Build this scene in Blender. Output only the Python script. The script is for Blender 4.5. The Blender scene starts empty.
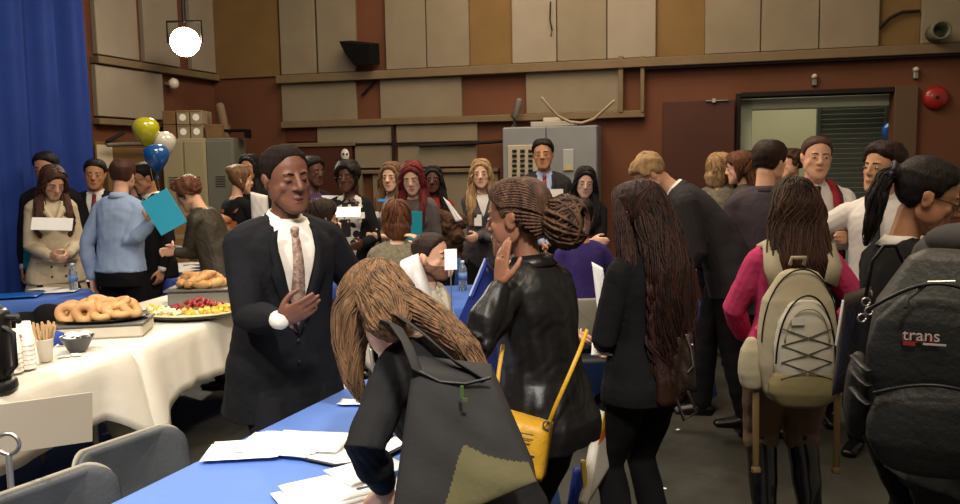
import bpy, math, random
import numpy as np
from mathutils import Vector, Matrix
random.seed(7)
C = bpy.context.scene.collection
PI = math.pi
R = math.radians

# ------------------------------------------------------------------ camera
F, CX, CY = 830.0, 480.0, 252.0
PIT, ROL, CAMH = R(6.0), R(1.0), 1.66
cam = bpy.data.cameras.new('camera'); camo = bpy.data.objects.new('camera', cam); C.objects.link(camo)
cam.sensor_width = 36; cam.lens = 36 * F / 960; cam.clip_start = .05; cam.clip_end = 100
camo.location = (0, 0, CAMH)
camo.matrix_world = Matrix.Translation((0, 0, CAMH)) @ Matrix.Rotation(PI / 2 - PIT, 4, 'X') @ Matrix.Rotation(-ROL, 4, 'Z')
bpy.context.scene.camera = camo

def ray(px, py):
    x = (px - CX) / F; y = -(py - CY) / F
    c, s = math.cos(ROL), math.sin(ROL)
    x, y = x * c + y * s, y * c - x * s
    fy = math.cos(PIT) + y * math.sin(PIT); z = -math.sin(PIT) + y * math.cos(PIT)
    return x / fy, z / fy
def at(px, py, Y):
    a, b = ray(px, py); return Vector((a * Y, Y, CAMH + b * Y))
def onz(px, py, z):
    a, b = ray(px, py); Y = (z - CAMH) / b; return Vector((a * Y, Y, z))

# ------------------------------------------------------------------ materials
def lin(h):
    if isinstance(h, str):
        h = h.lstrip('#'); c = [int(h[i:i + 2], 16) / 255 for i in (0, 2, 4)]
    else: c = list(h)
    return tuple((x / 12.92 if x <= .04045 else ((x + .055) / 1.055) ** 2.4) for x in c) + (1,)
MATS = {}
def mat(name, col, rough=.8, col2=None, nscale=8, bump=0, bscale=60, metal=0, sheen=0, spec=.35, stretch=(1, 1, 1), contrast=.5, trans=0, coat=0, sss=0, emit=0):
    if name in MATS: return MATS[name]
    m = bpy.data.materials.new(name); m.use_nodes = True; nt = m.node_tree; b = nt.nodes['Principled BSDF']
    b.inputs['Base Color'].default_value = lin(col); b.inputs['Roughness'].default_value = rough
    b.inputs['Metallic'].default_value = metal; b.inputs['Specular IOR Level'].default_value = spec
    if sheen: b.inputs['Sheen Weight'].default_value = sheen
    if trans: b.inputs['Transmission Weight'].default_value = trans
    if coat: b.inputs['Coat Weight'].default_value = coat
    if sss:
        b.inputs['Subsurface Weight'].default_value = sss; b.inputs['Subsurface Radius'].default_value = (.01, .004, .002); b.inputs['Subsurface Scale'].default_value = 1
    if emit:
        b.inputs['Emission Color'].default_value = lin(col); b.inputs['Emission Strength'].default_value = emit
    tc = nt.nodes.new('ShaderNodeTexCoord'); mp = nt.nodes.new('ShaderNodeMapping'); mp.inputs['Scale'].default_value = stretch
    nt.links.new(tc.outputs['Object'], mp.inputs['Vector'])
    if col2:
        n = nt.nodes.new('ShaderNodeTexNoise'); n.inputs['Scale'].default_value = nscale; n.inputs['Detail'].default_value = 5
        rp = nt.nodes.new('ShaderNodeValToRGB'); rp.color_ramp.elements[0].position = .5 - contrast / 2; rp.color_ramp.elements[1].position = .5 + contrast / 2
        rp.color_ramp.elements[0].color = lin(col); rp.color_ramp.elements[1].color = lin(col2)
        nt.links.new(mp.outputs[0], n.inputs['Vector']); nt.links.new(n.outputs['Fac'], rp.inputs[0]); nt.links.new(rp.outputs[0], b.inputs['Base Color'])
    if bump:
        n = nt.nodes.new('ShaderNodeTexNoise'); n.inputs['Scale'].default_value = bscale; n.inputs['Detail'].default_value = 4
        bp = nt.nodes.new('ShaderNodeBump'); bp.inputs['Strength'].default_value = bump; bp.inputs['Distance'].default_value = .01
        nt.links.new(mp.outputs[0], n.inputs['Vector']); nt.links.new(n.outputs['Fac'], bp.inputs['Height']); nt.links.new(bp.outputs[0], b.inputs['Normal'])
    MATS[name] = m; return m
def fabric(name, col, col2=None, **k):
    k.setdefault('bump', .25); k.setdefault('bscale', 25); k.setdefault('rough', .9); k.setdefault('spec', .15)
    return mat(name, col, col2=col2, **k)
def skin(name, col, col2): return mat('skin_' + name, col, rough=.5, col2=col2, nscale=14, bump=.08, bscale=90, spec=.35, sss=.12)
def hairm(name, col, col2, rough=.58, spec=.22): return mat('hair_' + name, col, rough=rough, col2=col2, nscale=14, bump=.5, bscale=60, stretch=(3, 3, .35), contrast=.3, spec=spec)
SK = {'dark': skin('dark', '#5f3c2c', '#6c4634'), 'brown': skin('brown', '#835741', '#93654c'), 'deep': skin('deep', '#4a2c20', '#583628'), 'tan': skin('tan', '#a87758', '#b68565'), 'fair': skin('fair', '#c79679', '#d2a487'), 'pale': skin('pale', '#d0a489', '#dab197'), 'olive': skin('olive', '#b1805e', '#bd8e6b')}
LIP = {'dark': mat('lip_dark', '#71423a', .45), 'brown': mat('lip_brown', '#854f44', .45), 'deep': mat('lip_deep', '#522e29', .45), 'tan': mat('lip_tan', '#9c5f4e', .45), 'fair': mat('lip_fair', '#b67464', .45), 'pale': mat('lip_pale', '#bd7d70', .45), 'olive': mat('lip_olive', '#a0654f', .45)}
HA = {'black': hairm('black', '#0f0c0b', '#1a1412'), 'dkbrown': hairm('dark_brown', '#1c120d', '#2e1b12'), 'brown': hairm('brown', '#33211a', '#4a2f20'), 'auburn': hairm('auburn', '#4a2a1b', '#66402a'), 'ltbrown': hairm('light_brown', '#4c3826', '#7a5a3d'), 'blond': hairm('blond', '#86694a', '#a88860'), 'red': hairm('red', '#4e1818', '#702822'), 'braid': hairm('braided', '#33211a', '#5c4230'), 'stubble': hairm('cropped', '#16100d', '#1d1512', .95, .08), 'chestnut': hairm('chestnut', '#1b100d', '#331a12')}
EYEW = mat('eye_white', '#a79b92', .35); EYED = mat('eye_iris', '#20120c', .2)
WHITE = mat('white_paper', '#f1ede6', .7); NAVYT = mat('navy_trim', '#141a3a', .8)

# ------------------------------------------------------------------ geometry
def V3(p): return np.array([p[0], p[1], p[2]], float)
def nrm(v):
    v = np.asarray(v, float); l = np.linalg.norm(v); return v / l if l > 1e-9 else v
class G:
    def __init__(s): s.v = []; s.f = []; s.m = []
    def add(s, vs, fs, mi=0):
        o = len(s.v); s.v += [tuple(map(float, p)) for p in vs]; s.f += [tuple(i + o for i in f) for f in fs]; s.m += [mi] * len(fs); return s
    def tube(s, pts, rad, n=12, up=(0, 1, 0), cap=True, mi=0, ex=2.0):
        P = [V3(p) for p in pts]; up = nrm(up); k = len(P)
        T = [nrm(P[min(i + 1, k - 1)] - P[max(i - 1, 0)]) for i in range(k)]
        r = [(q, q) if np.isscalar(q) else tuple(q) for q in (rad if hasattr(rad, '__len__') else [rad] * k)]
        if cap:
            P2 = []; T2 = []; r2 = []
            for a, b in ((.0, .45), (.55, .8)) if True else ():
                pass
            m0 = min(r[0]); m1 = min(r[-1])
            P2 = [P[0] - T[0] * m0 * .8, P[0] - T[0] * m0 * .5] + P + [P[-1] + T[-1] * m1 * .5, P[-1] + T[-1] * m1 * .8]
            T2 = [T[0], T[0]] + T + [T[-1], T[-1]]
            r2 = [(r[0][0] * .45, r[0][1] * .45), (r[0][0] * .82, r[0][1] * .82)] + r + [(r[-1][0] * .82, r[-1][1] * .82), (r[-1][0] * .45, r[-1][1] * .45)]
            P, T, r = P2, T2, r2; k = len(P)
        vs = []; prev = None
        for i in range(k):
            t = T[i]; a = np.cross(t, up)
            if np.linalg.norm(a) < .15: a = prev if prev is not None else np.cross(t, (1, 0, .01))
            a = nrm(a); prev = a; b = nrm(np.cross(a, t))
            for j in range(n):
                th = 2 * PI * j / n; c_, s_ = math.cos(th), math.sin(th)
                if ex != 2: c_ = math.copysign(abs(c_) ** (2 / ex), c_); s_ = math.copysign(abs(s_) ** (2 / ex), s_)
                vs.append(P[i] + a * (r[i][0] * c_) + b * (r[i][1] * s_))
        fs = []
        for i in range(k - 1):
            for j in range(n):
                j2 = (j + 1) % n; fs.append((i * n + j, i * n + j2, (i + 1) * n + j2, (i + 1) * n + j))
        fs.append(tuple(range(n))[::-1]); fs.append(tuple((k - 1) * n + j for j in range(n)))
        return s.add(vs, fs, mi)
    def ell(s, c, r, rot=None, n=16, m=10, mi=0):
        c = V3(c); r = (r, r, r) if np.isscalar(r) else r; vs = []; fs = []
        Rm = np.eye(3) if rot is None else np.array(rot)
        vs.append(c + Rm @ V3((0, 0, r[2])))
        for i in range(1, m):
            p = PI * i / m
            for j in range(n):
                t = 2 * PI * j / n; vs.append(c + Rm @ V3((r[0] * math.sin(p) * math.cos(t), r[1] * math.sin(p) * math.sin(t), r[2] * math.cos(p))))
        vs.append(c + Rm @ V3((0, 0, -r[2])))
        for j in range(n): fs.append((0, 1 + j, 1 + (j + 1) % n))
        for i in range(m - 2):
            for j in range(n):
                a = 1 + i * n + j; b = 1 + i * n + (j + 1) % n; fs.append((a, a + n, b + n, b))
        l = len(vs) - 1
        for j in range(n): fs.append((l, 1 + (m - 2) * n + (j + 1) % n, 1 + (m - 2) * n + j))
        return s.add(vs, fs, mi)
    def box(s, c, h, rot=None, mi=0, bev=0):
        c = V3(c); Rm = np.eye(3) if rot is None else np.array(rot); vs = []
        if bev:
            b = min(bev, *[x * .9 for x in h]); pts = []
            # chamfered box: 24 vertices
            idx = {}
            for sx in (-1, 1):
                for sy in (-1, 1):
                    for sz in (-1, 1):
                        for ax in range(3):
                            p = [sx * (h[0] - b), sy * (h[1] - b), sz * (h[2] - b)]; p[ax] = (sx, sy, sz)[ax] * h[ax]
                            idx[(sx, sy, sz, ax)] = len(vs); vs.append(c + Rm @ V3(p))
            fs = []
            def q(l): fs.append(tuple(idx[k] for k in l))
            for sg in (-1, 1):
                o = 1 if sg > 0 else -1
                q([(sg, a, b_, 0) for a, b_ in ((-1, -1), (1, -1), (1, 1), (-1, 1))][::o])
                q([(a, sg, b_, 1) for a, b_ in ((-1, -1), (-1, 1), (1, 1), (1, -1))][::o])
                q([(a, b_, sg, 2) for a, b_ in ((-1, -1), (1, -1), (1, 1), (-1, 1))][::o])
            for sa in (-1, 1):
                for sb in (-1, 1):
                    q([(sa, sb, -1, 0), (sa, sb, 1, 0), (sa, sb, 1, 1), (sa, sb, -1, 1)])
                    q([(sa, -1, sb, 0), (sa, 1, sb, 0), (sa, 1, sb, 2), (sa, -1, sb, 2)])
                    q([(-1, sa, sb, 1), (1, sa, sb, 1), (1, sa, sb, 2), (-1, sa, sb, 2)])
                    for sc in (-1, 1): q([(sa, sb, sc, 0), (sa, sb, sc, 1), (sa, sb, sc, 2)])
            return s.add(vs, fs, mi)
        for z in (-1, 1):
            for y in (-1, 1):
                for x in (-1, 1): vs.append(c + Rm @ V3((x * h[0], y * h[1], z * h[2])))
        return s.add(vs, [(0, 2, 3, 1), (4, 5, 7, 6), (0, 1, 5, 4), (2, 6, 7, 3), (0, 4, 6, 2), (1, 3, 7, 5)], mi)
    def ribbon(s, A, B, n, th=.004, mi=0):
        """strip between polylines A and B; n = outward normal(s)"""
        k = len(A); vs = []
        for i in range(k):
            nn = nrm(n[i] if hasattr(n[0], '__len__') else n) * th / 2
            a, b = V3(A[i]), V3(B[i]); vs += [a + nn, b + nn, b - nn, a - nn]
        fs = []
        for i in range(k - 1):
            for j in range(4): fs.append((i * 4 + j, i * 4 + (j + 1) % 4, i * 4 + 4 + (j + 1) % 4, i * 4 + 4 + j))
        fs += [(3, 2, 1, 0), tuple(4 * (k - 1) + j for j in range(4))]
        return s.add(vs, fs, mi)
    def lathe(s, prof, n=24, c=(0, 0, 0), mi=0):
        c = V3(c); vs = []; fs = []
        for r, z in prof:
            for j in range(n): t = 2 * PI * j / n; vs.append(c + V3((r * math.cos(t), r * math.sin(t), z)))
        for i in range(len(prof) - 1):
            for j in range(n): fs.append((i * n + j, i * n + (j + 1) % n, (i + 1) * n + (j + 1) % n, (i + 1) * n + j))
        fs.append(tuple(range(n))[::-1]); fs.append(tuple((len(prof) - 1) * n + j for j in range(n)))
        return s.add(vs, fs, mi)
def rotm(yaw=0, pitch=0, roll=0):
    """yaw left+, pitch down+, roll"""
    return np.array(Matrix.Rotation(R(yaw), 3, 'Z') @ Matrix.Rotation(-R(pitch), 3, 'X') @ Matrix.Rotation(R(roll), 3, 'Y'))
def mkmesh(name, g, mats, smooth=True):
    m = bpy.data.meshes.new(name); m.from_pydata(g.v, [], g.f)
    for x in (mats if isinstance(mats, (list, tuple)) else [mats]): m.materials.append(x)
    if any(g.m): m.polygons.foreach_set('material_index', g.m)
    if smooth: m.shade_smooth()
    m.update(); return m
def link(name, me, parent=None, **props):
    o = bpy.data.objects.new(name, me); C.objects.link(o)
    if parent: o.parent = parent
    for k, v in props.items(): o[k] = v
    return o
def obj(name, g, mats, parent=None, smooth=False, **props): return link(name, mkmesh(name, g, mats, smooth), parent, **props)
def tag(o, label, cat, group=None):
    o['label'] = label; o['category'] = cat
    if group: o['group'] = group
    return o
def empty(name, loc, rz=0, label=None, cat=None, group=None, **props):
    o = bpy.data.objects.new(name, None); C.objects.link(o); o.location = loc; o.rotation_euler = (0, 0, rz); o.empty_display_size = .1
    if label: tag(o, label, cat, group)
    for k, v in props.items(): o[k] = v
    return o
def kids(o): return [c for c in C.objects if c.parent == o]
def copy_tree(o, parent=None):
    c = o.copy(); C.objects.link(c); c.parent = parent
    for ch in kids(o): copy_tree(ch, c)
    return c
def weld_recalc(m):
    import bmesh
    b = bmesh.new(); b.from_mesh(m); bmesh.ops.recalc_face_normals(b, faces=b.faces); b.to_mesh(m); b.free()
def remesh(name, g, voxel, smooth=2, fn=None, mats=None, mfn=None, scale=1.0):
    """union of closed shapes as one continuous surface; fn(V,N)->V moves vertices; mfn(centres)->material indices"""
    m = bpy.data.meshes.new('t'); m.from_pydata(g.v, [], g.f); weld_recalc(m)
    o = bpy.data.objects.new('t', m); C.objects.link(o)
    md = o.modifiers.new('r', 'REMESH'); md.mode = 'VOXEL'; md.voxel_size = voxel; md.adaptivity = 0
    if smooth:
        sm = o.modifiers.new('s', 'SMOOTH'); sm.factor = .5; sm.iterations = smooth
    dg = bpy.context.evaluated_depsgraph_get()
    r = bpy.data.meshes.new_from_object(o.evaluated_get(dg)); C.objects.unlink(o); bpy.data.objects.remove(o); bpy.data.meshes.remove(m)
    r.name = name; n = len(r.vertices)
    co = np.empty(n * 3, 'f'); r.vertices.foreach_get('co', co); co = co.reshape(-1, 3).astype(float)
    if fn:
        no = np.empty(n * 3, 'f'); r.vertices.foreach_get('normal', no); co = fn(co, no.reshape(-1, 3).astype(float))
    if mats:
        r.materials.clear()
        for x in mats: r.materials.append(x)
    if mfn:
        r.vertices.foreach_set('co', co.astype('f').ravel()); r.update()
        k = len(r.polygons); pc = np.empty(k * 3, 'f'); r.polygons.foreach_get('center', pc); r.polygons.foreach_set('material_index', mfn(pc.reshape(-1, 3).astype(float)).astype('i').tolist())
    co = co * scale
    r.vertices.foreach_set('co', co.astype('f').ravel()); r.shade_smooth(); r.update(); return r
def wob(V, seed, freq, stretch=(1, 1, 1)):
    rs = np.random.RandomState(seed); X = V * np.array(stretch); out = np.zeros(len(V))
    W = X + .04 * np.sin(X[:, [1, 2, 0]] * freq * .5 + rs.rand(3) * 6)
    for i in range(6):
        d = rs.randn(3); d /= np.linalg.norm(d); fr = freq * (.6 + rs.rand() * 1.1)
        out += np.sin(W @ d * fr + rs.rand() * 6.28)
    return out / 6
def smst(x, a, b):
    t = np.clip((x - a) / (b - a), 0, 1); return t * t * (3 - 2 * t)
# ------------------------------------------------------------------ people
PROF = {'m': [(-.14, .165, .105, -.01), (-.05, .178, .122, -.012), (.03, .168, .115, -.005), (.14, .148, .108, .0), (.28, .148, .112, .0), (.38, .158, .114, .0), (.45, .155, .096, -.003), (.495, .120, .076, -.008), (.535, .062, .056, -.01)],
        'f': [(-.14, .160, .105, -.01), (-.05, .176, .122, -.014), (.03, .160, .112, -.006), (.14, .124, .092, .0), (.28, .126, .096, .0), (.38, .134, .099, .0), (.45, .134, .085, -.004), (.495, .108, .066, -.008), (.535, .054, .048, -.01)]}
HEADR = [(-.116, .024, .086, .048), (-.104, .042, .094, .020), (-.080, .056, .091, -.004), (-.050, .065, .087, -.046), (-.015, .072, .085, -.082), (.03, .0775, .085, -.100), (.065, .0775, .078, -.104), (.095, .066, .066, -.090), (.114, .045, .040, -.062), (.124, .020, .008, -.034)]

def ik(a, c, l1, l2, pole):
    a, c = V3(a), V3(c); d = c - a; L = np.linalg.norm(d); d = d / L
    if L > (l1 + l2) * .995: L = (l1 + l2) * .995; c = a + d * L
    x = (l1 * l1 - l2 * l2 + L * L) / (2 * L); h = math.sqrt(max(l1 * l1 - x * x, 0)); p = V3(pole); p = nrm(p - d * (p @ d))
    return a + d * x + p * h, c

def hand(g, w, d, n, curl=25, thumb=1, spread=0, fat=1.0, curls=None):
    """wrist w, direction d, palm normal n, thumb=+1/-1 side"""
    d = nrm(d); n = nrm(np.asarray(n, float) - d * (d @ np.asarray(n, float))); s_ = np.cross(d, n) * thumb
    g.tube([w - d * .02, w + d * .012, w + d * .045, w + d * .088], [(.024, .019), (.029, .017), (.040, .015), (.039, .013)], up=n, n=10)
    tips = []
    for i, (o, L) in enumerate(((.029, .070), (.010, .079), (-.010, .073), (-.028, .057))):
        p = w + d * (.090 - abs(o) * .18) + s_ * o; a = R((curls[i] if curls else curl + i * 4)); dd = nrm(d + s_ * o * spread); pts = [p - d * .02, p]; ang = 0
        for j, q in enumerate((.44, .32, .24)):
            ang += a * (.75 if j == 0 else 1); p = p + (dd * math.cos(ang) + n * math.sin(ang)) * L * q; pts.append(p)
        g.tube(pts, [.0095 * fat, .0095 * fat, .0088 * fat, .0082 * fat, .0070 * fat], n=8, up=s_); tips.append(p)
    p = w + d * .022 + s_ * .026; q = p + d * .026 + s_ * .022 + n * .012; r = q + nrm(d * .8 + s_ * .35 + n * .35) * .032; t = r + nrm(d * .9 + n * .35) * .026
    g.tube([w + d * .01 + s_ * .01, p, q, r, t], [.014, .0145, .0125, .0105 * fat, .0085 * fat], n=8, up=n)
    return tips

def skull(d, th, p=2.6):
    d = V3(d); q = abs(d / V3((.0775 + th, .100 + th, .1045 + th))); return V3((0, -.008, .02)) + d / max((q ** p).sum() ** (1 / p), 1e-4)
def vhalf(t): return np.interp(t, [0, .25, .55, .78, .92, 1.0], [0, .34, .72, 1.0, .98, .86])
class Person:
    def __init__(s, label, px, ytop, Y, rz, sex='m', size=None, hipz=.92, lean=0, twist=0, side=0, head=(0, 0, 0), larm=None, rarm=None, legs='stand', build=1.0, vox=.0085, sk='fair', group=None, cat='person', stance=.10, neckf=0, hs=None):
        s.sex = sex; s.hs = hs or (1.0 if Y > 4.6 else 1.05); s.vox = vox; s.sk = sk; s.build = build; s.seed = int(px * 7 + ytop)
        s.lean = R(lean); s.tw = R(twist); s.side = R(side); s.P = [list(p) for p in PROF[sex]]
        for p in s.P: p[1] *= build; p[2] *= build
        s.hz = hipz + .0; s.sh = (.161 if sex == 'm' else .139) * (1 + (build - 1) * .6)
        s.setup(head, neckf)
        top = s.hc + s.Rh @ V3((0, -.02, .125))
        w = at(px, ytop, Y)
        if size is None: sc = w.z / top[2]
        else:
            sc = size; dz = w.z / sc - top[2]; s.hz += dz; s.setup(head, neckf); top = s.hc + s.Rh @ V3((0, -.02, .125))
        s.sc = sc; c_, s_ = math.cos(R(rz)), math.sin(R(rz)); hc = s.hc
        s.loc = (w.x - (hc[0] * c_ - hc[1] * s_) * sc, w.y - (hc[0] * s_ + hc[1] * c_) * sc, 0); s.rz = R(rz)
        s.root = empty('person', s.loc, s.rz, label, cat, group)
        s.arm = {}
        for sd, spec in ((-1, larm), (1, rarm)):   # local +x is the person's right side when facing +y
            spec = dict(spec or {}); S = s.M([(sd * s.sh, -.008, .442)])[0]
            if 'cw' in spec: tgt = s.M([spec['cw']])[0]                 # wrist in chest space
            elif 'w' in spec: tgt = V3(spec['w'])
            elif 'world' in spec: tgt = s.toloc(spec['world'])
            else: tgt = S + V3((sd * .055, .05 + .03 * random.random(), -.53))
            pole = spec.get('pole', (sd * .55, -1, -.1)); E_, W_ = ik(S, tgt, .29, .255, pole)
            fd = nrm(W_ - E_); spec.update(S=S, E=E_, W=W_, fd=fd); s.arm[sd] = spec
        s.leg = {}
        for sd in (-1, 1):
            Hj = s.M([(sd * .09, -.005, -.03)])[0]
            if legs == 'sit': K = Hj + V3((sd * .06, .42, .0)); A = V3((K[0], K[1] - .02, .08)) if s.hz < .62 else K + V3((0, 0, -.41))
            elif isinstance(legs, dict): A = V3(legs[sd]); K, A = ik(Hj, A, .43, .43, (0, 1, 0))
            else: A = V3((sd * stance, -.02, .08)); K, A = ik(Hj, A, .43, .43, (0, 1, 0))
            s.leg[sd] = (Hj, K, A)
        # flat front direction of feet
    def setup(s, head, neckf):
        s.Rc = np.array(Matrix.Rotation(s.side, 3, 'Y') @ Matrix.Rotation(-s.lean, 3, 'X') @ Matrix.Rotation(s.tw, 3, 'Z'))
        nb = s.M([(0, -.005, .52)])[0]; s.nb = nb; s.Rh = rotm(*head) * s.hs
        piv = nb + s.Rc @ V3((0, .008 + neckf, .058)); s.hc = piv + s.Rh @ V3((0, .018, .105)); s.piv = piv
    def M(s, pts):
        """bent torso space -> local; z measured up from the hip centre"""
        P = np.atleast_2d(np.array(pts, float)); L = .26; a0 = s.lean * .4; a1 = s.lean - a0; out = np.empty_like(P)
        z = P[:, 2]; zc = np.clip(z, 0, L)
        if abs(s.lean) < 1e-4: oy = np.zeros(len(P)); oz = zc.copy(); ang = np.zeros(len(P))
        else:
            k = a1 / L; ang = a0 + k * zc; oy = (np.cos(a0) - np.cos(ang)) / k; oz = (np.sin(ang) - np.sin(a0)) / k
        ex = np.where(z > L, z - L, np.where(z < 0, z, 0))
        tw = s.tw * np.clip(z / L, 0, 1); x = P[:, 0] * np.cos(tw) - P[:, 1] * np.sin(tw); y = P[:, 0] * np.sin(tw) + P[:, 1] * np.cos(tw)
        oy = oy + ex * np.sin(ang); oz = oz + ex * np.cos(ang); Y = oy + y * np.cos(ang); Z = oz - y * np.sin(ang)
        sd = s.side * np.clip(z / L, 0, 1)
        out[:, 0] = x * np.cos(sd) + Z * np.sin(sd); out[:, 1] = Y; out[:, 2] = -x * np.sin(sd) + Z * np.cos(sd) + s.hz; return out
    def invc(s, V):
        """local -> torso space, valid on the chest"""
        o = s.M([(0, 0, .40)])[0]; return (V - o) @ s.Rc + V3((0, 0, .40))
    def toloc(s, w):
        c_, s_ = math.cos(-s.rz), math.sin(-s.rz); x, y = w[0] - s.loc[0], w[1] - s.loc[1]
        return V3((x * c_ - y * s_, x * s_ + y * c_, w[2])) / s.sc
    def world(s, p):
        c_, s_ = math.cos(s.rz), math.sin(s.rz); p = V3(p) * s.sc; return Vector((p[0] * c_ - p[1] * s_ + s.loc[0], p[0] * s_ + p[1] * c_ + s.loc[1], p[2]))
    def prof(s, z):
        zs = [p[0] for p in s.P]; return [float(np.interp(z, zs, [p[i] for p in s.P])) for i in (1, 2, 3)]
    def surf(s, x, z, infl=.0, back=False):
        w, d, yo = s.prof(z); w += infl; d += infl; q = max(0, 1 - abs(x / w) ** 2.3) ** (1 / 2.3); y = yo + (-1 if back else 1) * d * q
        if s.sex == 'f' and not back: y += s.bust * max(0, 1 - ((z - .335) / .09) ** 2) * max(0, 1 - (abs(x) / .14) ** 2)
        return y
    bust = .03; hs = 1.06
    def torso(s, g, infl=0, z0=-.14, z1=.535, flare=0):
        zs = [z0] + [z for z in np.arange(-.12, .5, .04) if z > z0 + .015 and z < z1 - .01] + [z1]; n = 24; vs = []; fs = []
        fr = s.torso_rings(infl, zs, flare, n); k = len(zs)
        for i in range(k - 1):
            for j in range(n): fs.append((i * n + j, i * n + (j + 1) % n, (i + 1) * n + (j + 1) % n, (i + 1) * n + j))
        fs.append(tuple(range(n))[::-1]); fs.append(tuple((k - 1) * n + j for j in range(n))); g.add(fr, fs)
        if s.sex == 'f':
            for sd in (-1, 1): 
                c = s.M([(sd * .062, s.prof(.33)[1] * .72, .325)])[0]; g.ell(c, (.062 + infl * .8, .055 + infl, .062 + infl * .8), rot=s.Rc)
        for sd in (-1, 1):
            if z1 > .45:
                a, b = s.M([(sd * s.sh * .35, -.01, .487), (sd * s.sh * .90, -.008, .446)]); g.tube([a, (a + b) / 2, b], [(.055 + infl, .042 + infl), (.053 + infl, .047 + infl), .047 + infl], up=s.Rc @ V3((0, 0, 1)), n=12)
    def torso_rings(s, infl, zs, flare, n):
        pts = []
        for z in zs:
            w, d, yo = s.prof(max(z, -.14)); f = infl + flare * max(0, -z / .2) ; w += f; d += f * 1.0
            for j in range(n):
                t = 2 * PI * j / n; c_, s_ = math.cos(t), math.sin(t); c_ = math.copysign(abs(c_) ** .87, c_); s_ = math.copysign(abs(s_) ** .87, s_); pts.append((w * c_, yo + d * s_, z))
        return s.M(pts)
    def armtube(s, g, sd, infl=0, frac=1.0, end=None, ov=.0):
        a = s.arm[sd]; b = (1 if s.sex == 'm' else .86) * (1 + (s.build - 1) * .7); S, E_, W_ = a['S'], a['E'], a['W']
        pts = [S, S * .6 + E_ * .4, E_, E_ * .6 + W_ * .4, W_ + a['fd'] * ov]; r = [.045 * b, .047 * b, .040 * b, .039 * b, .026 * b]
        if frac < 1:
            if frac <= .5: pts = [S, S + (E_ - S) * frac * 1.2, S + (E_ - S) * frac * 2]; r = [.040 * b, .044 * b, .042 * b] if frac < .3 else [.050 * b, .05 * b, .046 * b]
            else: t = (frac - .5) * 2; pts = [S, S * .6 + E_ * .4, E_, E_ + (W_ - E_) * t * .5, E_ + (W_ - E_) * t]; r = [.052 * b, .050 * b, .044 * b, .041 * b, .038 * b]
        r = [q + infl for q in r]
        if end: r[-1] = end
        g.tube(pts, r, n=12, up=s.Rc @ V3((0, 1, .2)))
    def legtube(s, g, sd, infl=0, frm=0, to=1.0, end=None, kn=0):
        Hj, K, A = s.leg[sd]; b = 1 + (s.build - 1) * .8; pts = [Hj, Hj * .5 + K * .5, K, K * .6 + A * .4, A]; r = [.088 * b, .078 * b, .055 * b, .054 * b, .038 * b]
        r = [q + infl for q in r]
        if end: r[3] = max(r[3], end); r[4] = end
        if to < 1: pts = pts[:3] + [K * .85 + A * .15]; r = r[:4]
        g.tube(pts, r, n=12, up=(0, 1, .3))
    # ---- body
    def body(s, lips=True, beard=None, eyes=True, eyelid=False, mouth=0, brow=None, nosew=1.0, hands=True, browm=None):
        g = G(); s.torso(g, 0)
        for sd in (-1, 1):
            s.armtube(g, sd); s.legtube(g, sd); a = s.arm[sd]
            Hj, K, A = s.leg[sd]; g.tube([A + V3((0, -.04, -.04)), A + V3((0, .06, -.045)), A + V3((0, .13, -.055))], [.024, .028, (.03, .014)], up=(0, 0, 1))
            hd = a.get('hd', a['fd']); n = a.get('n', (-sd, .2, 0)); a['tips'] = hand(g, a['W'], hd, n, a.get('curl', 22), a.get('thumb', sd), a.get('spread', 0), 1.12 if s.vox > .006 else 1.0, a.get('curls'))
        f = 1 if s.sex == 'm' else .86
        hb = s.hc + s.Rh @ V3((0, -.02, -.05)); g.tube([s.nb - s.Rc @ V3((0, 0, .03)), s.nb * .5 + s.piv * .5, s.piv * .5 + hb * .5, hb], [.068 * f, .056 * f, .052 * f, .055 * f], n=14, up=s.Rc @ V3((0, 1, 0)))
        # head
        hg = G(); n = 28; vs = []; k = len(HEADR); jw = 1.0 if s.sex == 'm' else .93
        for z, w, yf, yb in HEADR:
            ww = w * (jw if z < 0 else 1)
            for j in range(n):
                t = 2 * PI * j / n; c_, s_ = math.cos(t), math.sin(t); e = 1.0 if z < -.03 and s_ > 0 else .93; vs.append((ww * math.copysign(abs(c_) ** e, c_), (yf + yb) / 2 + (yf - yb) / 2 * math.copysign(abs(s_) ** e, s_), z))
        fs = [(i * n + j, i * n + (j + 1) % n, (i + 1) * n + (j + 1) % n, (i + 1) * n + j) for i in range(k - 1) for j in range(n)]
        fs.append(tuple(range(n))[::-1]); fs.append(tuple((k - 1) * n + j for j in range(n))); hg.add(vs, fs)
        hg.tube([(0, .080, .034), (0, .091, .010), (0, .104, -.016), (0, .106, -.022)], [.007, .0085 * nosew, .011 * nosew, .010 * nosew], n=10)
        hg.tube([(0, .095, -.024), (0, .084, -.027)], [.009, .010]); mo = mouth
        for sd in (-1, 1):
            hg.ell((sd * .012 * nosew, .093, -.023), (.0085 * nosew, .010, .0075)); hg.ell((sd * .027, .0745, .033), (.021, .0095, .009)); hg.ell((sd * .040, .058, -.016), (.023, .017, .022)); hg.ell((sd * .031, .0735, .0125), (.0155, .0100, .0110)); hg.ell((sd * .060, .015, -.035), (.013, .045, .04))
            hg.ell((sd * .079, -.010, .0), (.008, .018, .030), rot=rotm(-sd * 22, 0, 0)); hg.ell((sd * .084, -.018, .012), (.006, .014, .018)); hg.ell((sd * .045, .038, -.065), (.016, .03, .026))
        hg.ell((0, .0875, -.0535), (.023, .0090, .0055)); hg.ell((0, .0855, -.0650 - mo), (.020, .0090, .0065)); hg.ell((0, .080, -.097 - mo), (.024, .014, .015)); hg.ell((0, .080, -.042), (.028, .010, .014))
        g.add([s.hc + s.Rh @ V3(p) for p in hg.v], hg.f)
        mats = [SK[s.sk], LIP[s.sk]] + ([beard] if beard else [])
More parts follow.
